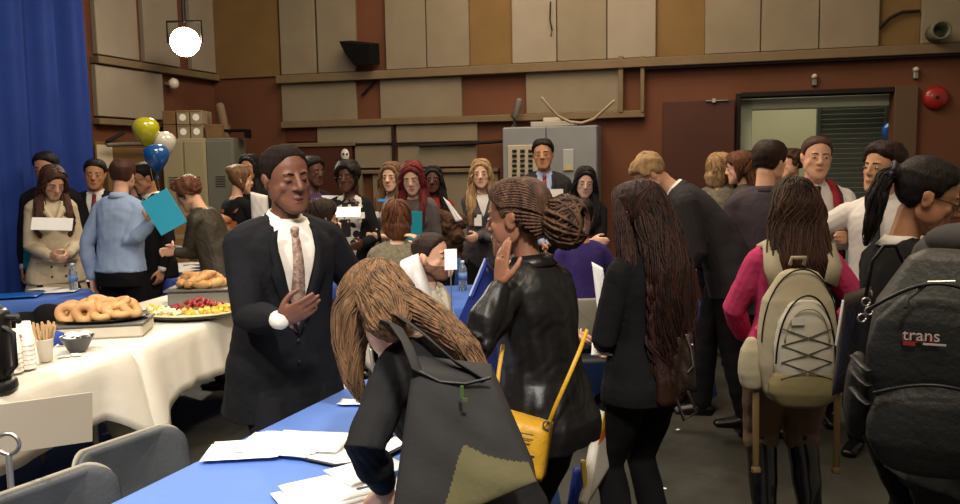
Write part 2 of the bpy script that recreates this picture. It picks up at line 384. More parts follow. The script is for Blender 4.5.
        def mfn(P):
            L = (P - s.hc) @ s.Rh / s.hs ** 2; m = np.zeros(len(P))
            if beard: m[(L[:, 1] > -.02) & (L[:, 2] < np.interp(L[:, 1], [-.02, .03, .07, .1], [.01, -.03, -.038, -.036])) & (L[:, 2] > -.125) & (abs(L[:, 0]) < .075)] = 2
            r = (abs(L[:, 0]) / .024) ** 1.6 + (abs(L[:, 2] + .0595 + mo / 2) / (.0100 + mo / 2)) ** 2; m[(r < 1) & (L[:, 1] > .078)] = 1
            return m
        s.bm = remesh('body', g, s.vox, 3, mats=mats, mfn=mfn, scale=s.sc); s.bo = link('body', s.bm, s.root)
        if eyes:
            for sd in (-1, 1):
                e = G()
                if eyelid: e.ell((sd * .032, .0835, .0065), (.0135, .003, .0026), mi=1)
                else:
                    q = (.0115, .006, .0040) if s.vox > .006 else (.0130, .0065, .0048); e.ell((sd * .032, .0815, .0115), q); e.ell((sd * .032, .0850, .0115), (.0062, .0034, q[2] * 1.05), mi=1)
                s.hobj('eye', e, [EYEW, EYED])
                b = G(); q = .004 if s.vox < .006 else .0045; b.tube([(sd * .014, .0860, .0315), (sd * .030, .0850, .0355), (sd * .047, .0735, .0315)], [(q * .55, q * .7), (q * .6, q * .75), (q * .3, q * .4)], n=6, up=(0, 0, 1)); s.hobj('eyebrow', b, browm or HA['black'])
            if mo: 
                e = G(); e.ell((0, .0915, -.0595 - mo * .4), (.015, .004, .0025 + mo * .4)); s.hobj('mouth_opening', e, mat('mouth', '#2a0f0c', .6))
        return s
    def hobj(s, name, g, mats, smooth=True, **k):
        g2 = G(); g2.v = [tuple((s.hc + s.Rh @ V3(p)) * s.sc) for p in g.v]; g2.f = g.f; g2.m = g.m; return obj(name, g2, mats, s.root, smooth, **k)
    def cobj(s, name, g, mats, smooth=True, parent=None, **k):
        """geometry given in torso space"""
        g2 = G(); g2.v = [tuple(p * s.sc) for p in s.M(g.v)]; g2.f = g.f; g2.m = g.m; return obj(name, g2, mats, parent or s.root, smooth, **k)
    def lobj(s, name, g, mats, smooth=True, **k):
        g2 = G(); g2.v = [tuple(V3(p) * s.sc) for p in g.v]; g2.f = g.f; g2.m = g.m; return obj(name, g2, mats, s.root, smooth, **k)
    # ---- clothes
    def top(s, name, m, infl=.012, hem=-.08, neck=.53, sleeve=1.0, vneck=0, vw=.06, flare=.03, cuff=None, wr=.004, extra=None, vox=None, ztop=None, push=.03, wf=38, arms=(-1, 1), ov=-.01):
        g = G(); s.torso(g, infl, hem, neck, flare)
        for sd in arms:
            if sleeve > 0: s.armtube(g, sd, min(infl, .018), sleeve, cuff, ov)
        if extra: extra(g)
        def fn(V, N):
            V = V + N * (wob(V, s.seed, wf, (1, 1, .7)) * wr + wob(V, s.seed + 9, wf * 2.3) * wr * .35)[:, None]
            if vneck:
                L = s.invc(V); t = (L[:, 2] - vneck) / (.53 - vneck); half = vhalf(t) * vw
                k = smst(half - abs(L[:, 0]), -.009, .009) * (t > 0) * (L[:, 1] > -.0)
                ax = s.Rc @ V3((0, 1, 0)); V = V - k[:, None] * ax * push
            return V
        me = remesh(name, g, vox or max(s.vox, .0065), 2, fn, mats=[m], scale=s.sc); return link(name, me, s.root)
    def trousers(s, m, infl=.014, end=.055, name='trousers', waist=.06, to=1.0, wr=.005):
        g = G(); s.torso(g, infl * .8, -.14, waist)
        for sd in (-1, 1): s.legtube(g, sd, infl, to=to, end=end)
        fn = lambda V, N: V + N * (wob(V, s.seed + 3, 30, (1, 1, 1.6)) * wr)[:, None]
        return link(name, remesh(name, g, max(s.vox, .009), 2, fn, mats=[m], scale=s.sc), s.root)
    def skirt(s, m, length=.42, name='skirt', fl=.05):
        g = G(); k = 7; n = 24; vs = []
        for i in range(k):
            z = .08 - (length + .08) * i / (k - 1); w, d, yo = s.prof(max(z, -.1)); q = fl * max(0, -z) / length
            for j in range(n): t = 2 * PI * j / n; vs.append(((w + .015 + q) * math.cos(t), yo + (d + .015 + q) * math.sin(t), z))
        vs = s.M(vs); fs = [(i * n + j, (i + 1) * n + j, (i + 1) * n + (j + 1) % n, i * n + (j + 1) % n) for i in range(k - 1) for j in range(n)]; fs += [tuple(range(n)), tuple((k - 1) * n + j for j in range(n))[::-1]]
        g.add(vs, fs); return link(name, remesh(name, g, max(s.vox, .01), 2, lambda V, N: V + N * (wob(V, s.seed, 25, (1, 1, .3)) * .008)[:, None], mats=[m], scale=s.sc), s.root)
    def shoes(s, m, boot=0):
        for sd in (-1, 1):
            Hj, K, A = s.leg[sd]; g = G(); g.tube([A + V3((0, -.055, -.045)), A + V3((0, .0, -.035)), A + V3((sd * .01, .08, -.047)), A + V3((sd * .015, .165, -.056))], [(.034, .030), (.040, .042), (.044, .030), (.038, .020)], up=(0, 0, 1), n=12)
            g.box(A + V3((sd * .005, .05, -.072)), (.036, .11, .008))
            if boot: T = A + (K - A) * boot; g.tube([A + V3((0, 0, -.03)), A, A * .6 + T * .4, T], [.046, .052, .070, .078], n=14)
            if boot: link('boot', remesh('boot', g, .009, 2, lambda V, N: V + N * (wob(V, 5, 40) * .003)[:, None], mats=[m], scale=s.sc), s.root)
            else: link('shoe', remesh('shoe', g, .009, 2, mats=[m], scale=s.sc), s.root)
    def collar(s, m, h=.040, r=.072, spread=.035, pt=.06, name='shirt_collar'):
        f = 1 if s.sex == 'm' else .86; r *= f; g = G(); A = []; B = []; N = []
        c = (0, -.012, .522); k = 21
        for i in range(k):
            t = -PI / 2 + (2 * PI) * (i / (k - 1)); fr = abs(i / (k - 1) - .5) * 2  # 0 back .. 1 front
            a = PI / 2 + (1 - abs(fr)) * 0 + (i / (k - 1)) * 2 * PI; x, y = math.cos(a + 0), math.sin(a + 0)
            drop = -.038 * smst(fr, .45, 1.0); A.append((c[0] + x * (r - .012), c[1] + y * (r - .010), c[2] + h + drop * .6)); tip = smst(fr, .75, 1) ; B.append((c[0] + x * (r + .014) + math.copysign(spread, x) * tip * .9, c[1] + y * (r + .016) + tip * .012, c[2] - .004 + drop - pt * tip * .6)); N.append((x, y, .3))
        g.ribbon(A, B, N, .004); g.tube([(c[0], c[1], c[2] - .03), (c[0], c[1] - .004, c[2] + h * .45)], [r + .006, r - .010], n=20, cap=False)
        return s.cobj(name, g, m)
    def tie(s, m, infl=.02, bottom=.10, w=.034, z0=.500):
        g = G(); A = []; B = []; k = 12
        for i in range(k):
            z = z0 - (z0 - bottom) * i / (k - 1); ww = .014 + (w - .014) * min(1, i / (k - 2)) if i else .011; zz = z; y = s.surf(0, zz, infl) + .006
            if z > .44: y = max(y, .058 + (.50 - z) * .5)
            A.append((-ww, y, z)); B.append((ww, y, z))
        A.append((-.002, A[-1][1], bottom - .03)); B.append((.002, A[-1][1], bottom - .03))
        g.ribbon(A, B, (0, 1, 0), .006); y = A[0][1]
        g.tube([(0, y + .003, z0 + .012), (0, y + .006, z0 - .018)], [(.019, .013), (.012, .010)], n=10, up=(0, 1, 0)); return s.cobj('tie', g, m)
    def lapels(s, m, infl=.03, vneck=.22, vw=.06, width=.05, notch=True):
        for sd in (-1, 1):
            g = G(); A = []; B = []; N = []; k = 12
            for i in range(k):
                t = i / (k - 1); z = vneck + (.515 - vneck) * t; xi = sd * (vw * float(vhalf((z - vneck) / (.53 - vneck))) - .004); ww = width * (math.sin(min(1, t * 1.25) * PI * .5) ** .8) * (1 if t < .72 else .62 + .0 * t)
                if z > .49: ww *= .7
                xo = xi + sd * max(ww, .004); ya = s.surf(xi, min(z, .49), infl) + .006; yb = s.surf(xo, min(z, .49), infl) + .009
                if z > .46: ya = max(ya - .0, .045); 
                A.append((xi, ya, z)); B.append((xo, yb, z - .01)); N.append((sd * .3, 1, 0))
            g.ribbon(A, B, N, .006); s.cobj('lapel', g, m)
        g = G(); A = []; B = []; N = []
        for i in range(15):
            a = R(20) - R(220) * i / 14; x, y = math.cos(a), math.sin(a); A.append((x * .072, -.012 + y * .070, .548 - .012 * (y > .2))); B.append((x * .098, -.014 + y * .092, .505)); N.append((x, y, .5))
        g.ribbon(A, B, N, .006); s.cobj('jacket_collar', g, m)
    def badge(s, x=.08, z=.36, infl=.035, w=.04, h=.026, tilt=0):
        g = G(); y = s.surf(x, z, infl) + .006; y2 = s.surf(x + .03, z, infl) + .006; yaw = math.degrees(math.atan2(y2 - y, .03)); g.box((x, y, z), (w, .0015, h), rot=rotm(yaw, 0, tilt)); return s.cobj('name_tag', g, WHITE, False)
    def buttons(s, m, zs, x=0, infl=.03):
        for z in zs: g = G(); g.ell((x, s.surf(x, z, infl) + .006, z), (.009, .004, .009), n=10, m=6); s.cobj('button', g, m)
    def cuffs(s, m, sides=(-1, 1), r=.034, l=.03):
        for sd in sides:
            a = s.arm[sd]; g = G(); g.tube([a['W'] - a['fd'] * .04, a['W'] + a['fd'] * (l - .025)], [r * .95, r], n=16, up=(0, 0, 1)); s.lobj('shirt_cuff', g, m)
    # ---- hair
    def cap(s, m, th=.010, style='short', noise=.003, nf=60, front=.0, extra=None, name='hair', vox=None):
        """extra(g, T) may add shapes in head space through T; hair below the hairline is tucked inside the skull"""
        g = G(); n = 28; vs = []; k = len(HEADR)
        for z, w, yf, yb in HEADR:
            q = th * (1.0 if z > 0 else .8)
            for j in range(n):
                t = 2 * PI * j / n; c_, s_ = math.cos(t), math.sin(t); zz = z + (th * .9 if z > .1 else th * .4 if z > .06 else 0)
                yy = (yf + yb) / 2 + ((yf - yb) / 2 + q) * math.copysign(abs(s_) ** .9, s_); vs.append(((w + q) * math.copysign(abs(c_) ** .9, c_), yy, zz))
        fs = [(i * n + j, i * n + (j + 1) % n, (i + 1) * n + (j + 1) % n, (i + 1) * n + j) for i in range(k - 1) for j in range(n)]
        fs.append(tuple(range(n))[::-1]); fs.append(tuple((k - 1) * n + j for j in range(n))); g.add(vs, fs)
        if style == 'short': hx = [-.13, -.05, -.032, -.02, .006, .022, .034, .046, .058, .070, .12]; hy = [-.055, -.05, -.035, .008, .014, .012, .040, .060, .074, .080 + front, .082 + front]
        else: hx = [-.13, -.02, .0, .02, .035, .048, .060, .12]; hy = [-.2, -.2, -.2, -.14, -.06, .03, .068 + front, .082 + front]
        if extra: extra(g)
        def fn(V, N):
            V = V + N * (wob(V, s.seed + 5, nf) * noise + wob(V, s.seed + 6, nf * 2.2) * noise * .5)[:, None]
            hl = np.interp(V[:, 1], hx, hy); fr = smst(V[:, 1], .045, .065); hl = hl + fr * (.012 - np.clip(abs(V[:, 0]) / .07, 0, 1) ** 2 * (.020 if style == 'short' else .045)) * (1 if style == 'short' else 1.0)
            inside = (abs(V[:, 0]) < .095) & (V[:, 1] > -.13) & (V[:, 2] > -.14)
            tp = (1 - smst(V[:, 2] - hl, .0, .030)) * inside * (smst(V[:, 1], -.05, .0) if style != 'short' else 1); c0 = V3((0, -.01, .03)); V = V - (V - c0) / np.maximum(np.linalg.norm(V - c0, axis=1), .02)[:, None] * (tp * max(th * .85 - .002, 0))[:, None]; kk = smst(hl - V[:, 2], -.001, .004) * inside; c0 = V3((0, -.01, .0)); V = V * (1 - kk[:, None] * .28) + c0 * kk[:, None] * .28
            return s.hc + V @ s.Rh.T
        me = remesh(name, g, vox or max(s.vox, .005), 1, fn, mats=[m], scale=s.sc); return link(name, me, s.root)
    def locks(s, paths, m, n=60, rad=.006, jit=.02, seed=1, wave=.008, name='hair_locks', sd=7, close=.25):
        """paths: (points in local space, widths (x,y), up) ; thin strands laid over the surface of each drape"""
        rs = random.Random(seed); g = G()
        for pts, ws, up in paths:
            P = [V3(p) for p in pts]; k = len(P); up = nrm(up)
            T = [nrm(P[min(i + 1, k - 1)] - P[max(i - 1, 0)]) for i in range(k)]
            for q in range(n):
                th = rs.random() * 2 * PI; ph = rs.random() * 6.28; e = rs.uniform(.88, 1.06); L = rs.uniform(.75, 1.03); out = []; N_ = (k - 1) * 4
                for i in range(N_ + 1):
                    u = i / N_ * (k - 1) * L; u = min(u, k - 1.001); a = int(u); f = u - a; p = P[a] * (1 - f) + P[a + 1] * f; t = nrm(T[a] * (1 - f) + T[a + 1] * f)
                    x = np.cross(t, up); x = nrm(x); y = nrm(np.cross(x, t)); wx = ws[a][0] * (1 - f) + ws[a + 1][0] * f; wy = ws[a][1] * (1 - f) + ws[a + 1][1] * f
                    th2 = th + .25 * math.sin(u * 2.2 + ph) * min(1, u); amp = wave * min(1, u * .6)
                    out.append(p + x * (wx * e * math.cos(th2) + amp * math.sin(u * 4.5 + ph)) + y * (wy * e * math.sin(th2) + amp * .6 * math.cos(u * 4 + ph)))
                r = rad * rs.uniform(.7, 1.3); g.tube(out, [r * (.5 if i < 1 else 1 if i < N_ * .8 else max(.25, (N_ - i) / (N_ * .2))) for i in range(N_ + 1)], n=5, up=up, cap=False)
        return s.lobj(name, g, m)
    def drape(s, m, paths, noise=.006, nf=35, name='hair_length', vox=None):
        g = G()
        for pts, ws, up in paths: g.tube(pts, ws, n=16, up=up)
        me = remesh(name, g, vox or max(s.vox, .006), 2, lambda V, N: V + N * (wob(V, s.seed + 8, nf, (1, 1, .35)) * noise + wob(V, s.seed + 18, nf * 3, (1, 1, .25)) * noise * .4)[:, None], mats=[m], scale=s.sc); return link(name, me, s.root)
    def H(s, p): return s.hc + s.Rh @ V3(p)
    def crown(s, m, th=.014, n=40, r=.005, seed=2, lo=-42, name='crown_strands'):
        """strands running from the parting over the skull down to the sides and back"""
        rs = random.Random(seed); g = G()
        for k in range(n):
            sd = 1 if k % 2 else -1; y0 = rs.uniform(-.95, .50); d0 = nrm((.03 * sd, y0, .95 if y0 > 0 else .75)); az = R(rs.uniform(78, 180) if y0 < .1 else rs.uniform(74, 120)); el = R(rs.uniform(lo, lo + 20)); d1 = V3((sd * math.sin(az) * math.cos(el), math.cos(az) * math.cos(el), math.sin(el)))
            om = math.acos(max(-1, min(1, float(d0 @ d1)))); pts = []; e = rs.uniform(.985, 1.02); ph = rs.random() * 6
            for i in range(12): t = i / 11; d = (d0 * math.sin((1 - t) * om) + d1 * math.sin(t * om)) / max(math.sin(om), .05); q = skull(d, th) * e; pts.append(q + V3((0, .003 * math.sin(t * 7 + ph), 0)))
            g.tube(pts, [r * rs.uniform(.6, .9)] + [r * rs.uniform(.8, 1.2)] * 10 + [r * .5], n=5, cap=False)
        s.hobj(name, g, m)
    def longhair(s, m, back=.30, front=.22, th=.014, w=.085, part=0, locks=0, seed=1, wavy=.008, noise=.006, frontside=(-1, 1), fy=.0):
        s.cap(m, th, 'long'); z = V3((0, 0, -1)); bk = s.Rc @ V3((0, -1, 0)); P = []
        if back:
            a = s.H((0, -.055, .04)); b = s.H((0, -.07, -.06)); nbk = s.M([(0, s.surf(0, .47, 0, True) - .03, .47)])[0]; dn = nrm(s.M([(0, -.13, .3)])[0] - s.M([(0, -.13, .45)])[0]) if True else z
            pts = [a, b, nbk * .75 + b * .25]; ws = [(.07, .055), (w, .045), (w, .038)]; L = 0
            if back < .05: pts = [a, b, s.H((0, -.065, -.11))]; ws = [(.07, .055), (w, .06), (w * .95, .045)]; back = -1
            while L < back: L += .08; q = .47 - L; pts.append(s.M([(0, s.surf(0, q, .0, True) - .032, q)])[0]); ws.append((w * (1.06 if L < back * .7 else .85), .03))
            P.append((pts, ws, bk))
        if front:
            for sd in frontside:
                a = s.H((sd * .034, .02, .105)); b = s.H((sd * .074, .030, .045)); c = s.H((sd * .086, .022, -.02)); c2 = s.H((sd * .090, .012, -.09)); pts = [a, b, c, c2]; ws = [(.012, .022), (.012, .032), (.016, .040), (.026, .042)]; L = .02
                while L < front: L += .08; q = .50 - L; x = sd * min(.105, .075 + L * .25); pts.append(s.M([(x, s.surf(x, q, .0) + .03 + fy, q)])[0]); ws.append((.042 if L < front * .7 else .022, .022))
                P.append((pts, ws, s.Rc @ V3((0, 1, 0))))
        s.drape(m, P, noise)
        s.crown(m, th - .002, 70 if s.vox < .0075 else 44, .0036 if s.vox < .0075 else .005, seed); locks = locks or 34; s.locks(P, m, locks, rad=.0052, seed=seed, wave=wavy)
        return P
    def glasses(s, m):
        g = G()
        for sd in (-1, 1):
            pts = [(sd * .033 + .021 * math.cos(t), .099 - .004 * abs(math.cos(t)), .008 + .015 * math.sin(t)) for t in np.linspace(0, 2 * PI, 17)]; g.tube(pts, .0016, n=5, cap=False); g.tube([(sd * .054, .095, .012), (sd * .076, .06, .012), (sd * .080, -.01, .010)], .0016, n=5, up=(0, 0, 1))
        g.tube([(-.012, .100, .011), (.012, .100, .011)], .0016, n=5, up=(0, 0, 1)); s.hobj('glasses', g, m)
# ------------------------------------------------------------------ the hall
TH = R(14.6); U = Vector((math.cos(TH), -math.sin(TH), 0)); NB = Vector((-math.sin(TH), -math.cos(TH), 0)); WO = Vector((0, 9.0, 0))   # back wall, NB points into the room
LA = Vector((-3.06, 9.80, 0)); LU = Vector((-.62, -1.93, 0)).normalized(); LN = Vector((LU.y * -1, LU.x, 0)); LN = LN if LN.x > 0 else -LN
LU = -LU                     # left wall runs towards the corner with +a
def hit(px, py, O, N):
    a, b = ray(px, py); d = Vector((a, 1, b)); o = Vector((0, 0, CAMH)); t = (O - o).dot(N) / d.dot(N); return o + d * t
def bw(px, py): p = hit(px, py, WO, NB) - WO; return p.dot(U), p.z
def lw(px, py): p = hit(px, py, LA, LN) - LA; return p.dot(LU), p.z
def wallbox(g, side, a0, a1, z0, z1, t0, t1, bev=.006):
    O, u, n = (WO, U, NB) if side == 'b' else (LA, LU, LN)
    c = O + u * ((a0 + a1) / 2) + n * ((t0 + t1) / 2) + Vector((0, 0, (z0 + z1) / 2)); rot = np.array([[u.x, n.x, 0], [u.y, n.y, 0], [0, 0, 1]]); g.box(c, (abs(a1 - a0) / 2, abs(t1 - t0) / 2, abs(z1 - z0) / 2), rot, bev=bev); return g
def pxbox(g, side, x0, y0, x1, y1, t0, t1, bev=.006):
    f = bw if side == 'b' else lw; a, b, c, d = f(x0, y0), f(x1, y0), f(x0, y1), f(x1, y1); return wallbox(g, side, (a[0] + c[0]) / 2, (b[0] + d[0]) / 2, (c[1] + d[1]) / 2, (a[1] + b[1]) / 2, t0, t1, bev)
PANEL = mat('grey_fabric_panel', '#766b59', .95, col2='#807562', nscale=3, bump=.15, bscale=120, spec=.1)
PANEL2 = mat('pale_fabric_panel', '#857a6b', .95, col2='#8e8474', nscale=3, bump=.15, bscale=120, spec=.1)
BRN = mat('brown_wall_paint', '#5a3726', .8, col2='#66402c', nscale=2.2, bump=.08, bscale=30, spec=.2)
TANW = mat('tan_board', '#685130', .85, col2='#745c39', nscale=3, bump=.1, bscale=40, spec=.15)
RAIL = mat('rail_wood', '#67563f', .8, col2='#706048', nscale=6, spec=.2)
DOORM = mat('dark_brown_door', '#3c1d12', .6, col2='#462417', nscale=3, spec=.3)
DARK = mat('dark_gap', '#1a110c', .9)
METAL = mat('brushed_metal', '#a8a49c', .35, metal=.9); BLK = mat('black_plastic', '#101010', .45); BLKM = mat('black_matte', '#0f0e0e', .9, spec=.1)

def mkfloor():
    m = bpy.data.materials.new('black_scuffed_stage_floor'); m.use_nodes = True; nt = m.node_tree; b = nt.nodes['Principled BSDF']; tc = nt.nodes.new('ShaderNodeTexCoord')
    n1 = nt.nodes.new('ShaderNodeTexNoise'); n1.inputs['Scale'].default_value = 1.6; n1.inputs['Detail'].default_value = 8; n1.inputs['Roughness'].default_value = .7
    r1 = nt.nodes.new('ShaderNodeValToRGB'); r1.color_ramp.elements[0].position = .35; r1.color_ramp.elements[0].color = lin('#25241f'); r1.color_ramp.elements[1].position = .7; r1.color_ramp.elements[1].color = lin('#403f38')
    n2 = nt.nodes.new('ShaderNodeTexNoise'); n2.inputs['Scale'].default_value = 9; n2.inputs['Detail'].default_value = 10; n2.inputs['Roughness'].default_value = .8; n2.inputs['Distortion'].default_value = 1.5
    r2 = nt.nodes.new('ShaderNodeValToRGB'); r2.color_ramp.elements[0].position = .58; r2.color_ramp.elements[0].color = (0, 0, 0, 1); r2.color_ramp.elements[1].position = .78; r2.color_ramp.elements[1].color = (.5, .5, .5, 1)
    mx = nt.nodes.new('ShaderNodeMixRGB'); mx.inputs[2].default_value = lin('#625f55')
    for n in (n1, n2): nt.links.new(tc.outputs['Object'], n.inputs['Vector'])
    nt.links.new(n1.outputs['Fac'], r1.inputs[0]); nt.links.new(n2.outputs['Fac'], r2.inputs[0]); nt.links.new(r2.outputs[0], mx.inputs[0]); nt.links.new(r1.outputs[0], mx.inputs[1]); nt.links.new(mx.outputs[0], b.inputs['Base Color']); b.inputs['Roughness'].default_value = .62; b.inputs['Specular IOR Level'].default_value = .3
    bp = nt.nodes.new('ShaderNodeBump'); bp.inputs['Strength'].default_value = .15; nt.links.new(n2.outputs['Fac'], bp.inputs['Height']); nt.links.new(bp.outputs[0], b.inputs['Normal']); return m
ZT = 5.2
g = G(); g.box((0, 4.5, -.05), (7.5, 8.5, .05)); obj('floor', g, mkfloor(), kind='structure')
# back wall with the corridor opening
d0, dz = bw(741, 98)[0], 2.36; d1 = bw(894, 95)[0]; dz = (bw(741, 97)[1] + bw(893, 93)[1]) / 2
am = bw(645, 100)[0]; aL = -3.19; rz1 = 2.74; tz = bw(520, 66)[1]
g = G(); wallbox(g, 'b', aL, d0, 0, ZT, -.2, 0, 0); wallbox(g, 'b', d1, 6.2, 0, ZT, -.2, 0, 0); wallbox(g, 'b', d0, d1, dz, ZT, -.2, 0, 0); obj('wall_back', g, BRN, kind='structure')
g = G(); wallbox(g, 'l', -7.5, .05, 0, ZT, -.2, 0, 0); obj('wall_left', g, BRN, kind='structure')
# rails
def P(name, side, x0, y0, x1, y1, t0, t1, m, label=None, bev=.006):
    g = G(); pxbox(g, side, x0, y0, x1, y1, t0, t1, bev); return obj(name, g, m, kind='structure')
n_ = [0]
def panel(side, x0, y0, x1, y1, m, t=.05): n_[0] += 1; return P('trim_%d' % n_[0], side, x0, y0, x1, y1, 0.0, t, m)
def brail(x0, x1, ya, h, t=.09, m=None):   # a rail at constant height across x0..x1, height taken at its left end
    n_[0] += 1; a0 = bw(x0, ya)[0]; a1 = bw(x1, ya)[0]; z = bw((x0 + x1) / 2, ya)[1]; g = G(); wallbox(g, 'b', a0, a1, z - h, z, 0, t); return obj('trim_%d' % n_[0], g, m or RAIL, kind='structure')
# upper row on the back wall: x ranges measured along the top of the rail
UP = [(282, 317, 0), (319, 357, 0), (387, 427, 0), (428, 470, 0), (513, 557, 1), (558, 607, 0), (608, 656, 1), (705, 760, 0), (761, 818, 0), (819, 878, 0), (920, 975, 0)]
railz = bw(480, 67)[1]
for x0, x1, c in UP:
    n_[0] += 1; g = G(); wallbox(g, 'b', bw(x0, 30)[0], bw(x1, 30)[0], railz + .01, ZT - .3, 0, .06); obj('trim_%d' % n_[0], g, PANEL2 if c else PANEL, kind='structure')
for x0, x1 in ((470, 513), (656, 705), (878, 920)):
    n_[0] += 1; g = G(); wallbox(g, 'b', bw(x0, 30)[0], bw(x1, 30)[0], railz + .01, ZT - .3, 0, .012); obj('trim_%d' % n_[0], g, TANW, kind='structure')
n_[0] += 1; g = G(); wallbox(g, 'b', bw(280, 70)[0], 6.0, railz - .09, railz, 0, .12); obj('trim_%d' % n_[0], g, RAIL, kind='structure')
n_[0] += 1; g = G(); wallbox(g, 'b', bw(645, 70)[0], 6.0, railz - .115, railz - .09, 0, .10); obj('trim_%d' % n_[0], g, DARK, kind='structure')
z2 = bw(480, 116)[1]; zc = bw(436, 143)[1]; zd = bw(436, 167)[1]
for x0, x1, za, zb_ in ((284, 358, railz - .09, z2), (382, 463, railz - .09, z2), (527, 620, railz - .09, z2), (318, 393, z2 - .07, zc + .01), (397, 478, z2 - .07, zc + .01), (355, 394, zc - .01, zd), (398, 477, zc - .01, zd), (372, 498, zd - .06, .75)):
    n_[0] += 1; g = G(); wallbox(g, 'b', bw(x0, 110)[0], bw(x1, 110)[0], zb_, za, 0, .05); obj('trim_%d' % n_[0], g, PANEL, kind='structure')
n_[0] += 1; g = G(); wallbox(g, 'b', bw(284, 118)[0], am, z2 - .07, z2, 0, .09); obj('trim_%d' % n_[0], g, RAIL, kind='structure')
n_[0] += 1; g = G(); pxbox(g, 'b', 619, 57, 624, 113, 0, .10); pxbox(g, 'b', 641, 57, 645, 113, 0, .10); obj('trim_%d' % n_[0], g, RAIL, kind='structure')
for x0, y0, x1, y1 in ((394, 122, 396.5, 165), (393, 143, 478, 144.5), (318, 143.5, 393, 145)):
    n_[0] += 1; g = G(); pxbox(g, 'b', x0, y0, x1, y1, .05, .075, 0); obj('trim_%d' % n_[0], g, DARK, kind='structure')
n_[0] += 1; g = G(); pxbox(g, 'b', 356, 169, 500, 173, .0, .09); pxbox(g, 'b', 362, 173, 366, 255, 0, .09); pxbox(g, 'b', 440, 173, 442, 255, .05, .07); obj('trim_%d' % n_[0], g, RAIL, kind='structure')
n_[0] += 1; g = G(); wallbox(g, 'b', bw(240, 75)[0] - 1, bw(281, 75)[0], railz, ZT - .3, 0, .03); obj('trim_%d' % n_[0], g, TANW, kind='structure')
# left wall panels
lz = lw(160, 67)[1]
for x0, x1, c in ((91, 133, 1), (139, 174, 1), (186, 218, 1)):
    n_[0] += 1; g = G(); wallbox(g, 'l', lw(x0, 30)[0], lw(x1, 30)[0], lz + .02, ZT - .3, 0, .06); obj('trim_%d' % n_[0], g, PANEL2, kind='structure')
n_[0] += 1; g = G(); wallbox(g, 'l', lw(90, 60)[0], 0, lz - .07, lz, 0, .10); obj('trim_%d' % n_[0], g, RAIL, kind='structure')
n_[0] += 1; g = G(); wallbox(g, 'l', lw(91, 80)[0], lw(158, 80)[0], lw(120, 118)[1], lz - .08, 0, .06); obj('trim_%d' % n_[0], g, PANEL2, kind='structure')
n_[0] += 1; g = G(); wallbox(g, 'l', lw(92, 118)[0], lw(163, 118)[0], lw(120, 123)[1] - .03, lw(120, 120)[1], 0, .09); obj('trim_%d' % n_[0], g, RAIL, kind='structure')
n_[0] += 1; g = G(); pxbox(g, 'l', 104, 148, 160, 205, 0, .05); obj('trim_%d' % n_[0], g, TANW, kind='structure')

# corridor beyond the opening
COR = mat('corridor_wall_paint', '#b5ae8a', .8, col2='#bcb592', nscale=2); CORL = mat('corridor_pale_paint', '#c4ccb4', .8)
g = G(); wallbox(g, 'b', d0 - .6, d1 + 1.2, 0, 3, -2.6, -2.5, 0); wallbox(g, 'b', d0 - .75, d0 - .6, 0, 3, -2.6, -.2, 0); wallbox(g, 'b', d1 + 1.05, d1 + 1.2, 0, 3, -2.6, -.2, 0); obj('wall_corridor', g, COR, kind='structure')
g = G(); wallbox(g, 'b', d0 - .75, d1 + 1.2, 2.95, 3.05, -2.6, -.2, 0); obj('ceiling', g, mat('corridor_ceiling', '#c9cbb8', .9), kind='structure')
g = G(); wallbox(g, 'b', d0, d0 + .12, 0, dz, -.45, -.2); n_[0] += 1; obj('trim_%d' % n_[0], g, CORL, kind='structure')
g = G(); wallbox(g, 'b', d0 - .01, d1 + .02, dz - .11, dz - .0, -.40, -.2); n_[0] += 1; obj('trim_%d' % n_[0], g, CORL, kind='structure')
# jambs
g = G(); wallbox(g, 'b', d1, d1 + .20, 0, dz + .05, 0, .05); n_[0] += 1; obj('trim_%d' % n_[0], g, mat('jamb_paint', '#54402c', .7), kind='structure')
g = G(); wallbox(g, 'b', d0 - .05, d0, 0, dz + .04, -.2, .03); wallbox(g, 'b', d0, d1, dz, dz + .05, -.2, .03); n_[0] += 1; obj('trim_%d' % n_[0], g, DARK, kind='structure')
# open double door leaves
r = empty('door_1', tuple(WO), 0, kind='structure')
dl0 = bw(663, 103)[0]; g = G(); wallbox(g, 'b', dl0, d0 - .06, .01, bw(700, 101)[1], .03, .085); 
def rel(g, o=WO): g.v = [(x - o.x, y - o.y, z - o.z) for x, y, z in g.v]; return g
obj('door_leaf', rel(g), DOORM, r)
g = G(); wallbox(g, 'b', d0 - .34, d0 - .12, dz - .035, dz - .02, .085, .11); wallbox(g, 'b', d0 - .28, d0 - .24, dz - .05, dz - .005, .085, .12); obj('door_closer', rel(g), METAL, r)
g = G(); wallbox(g, 'b', dl0 + .06, d0 - .2, 1.0, 1.06, .085, .14); obj('push_bar', rel(g), METAL, r)
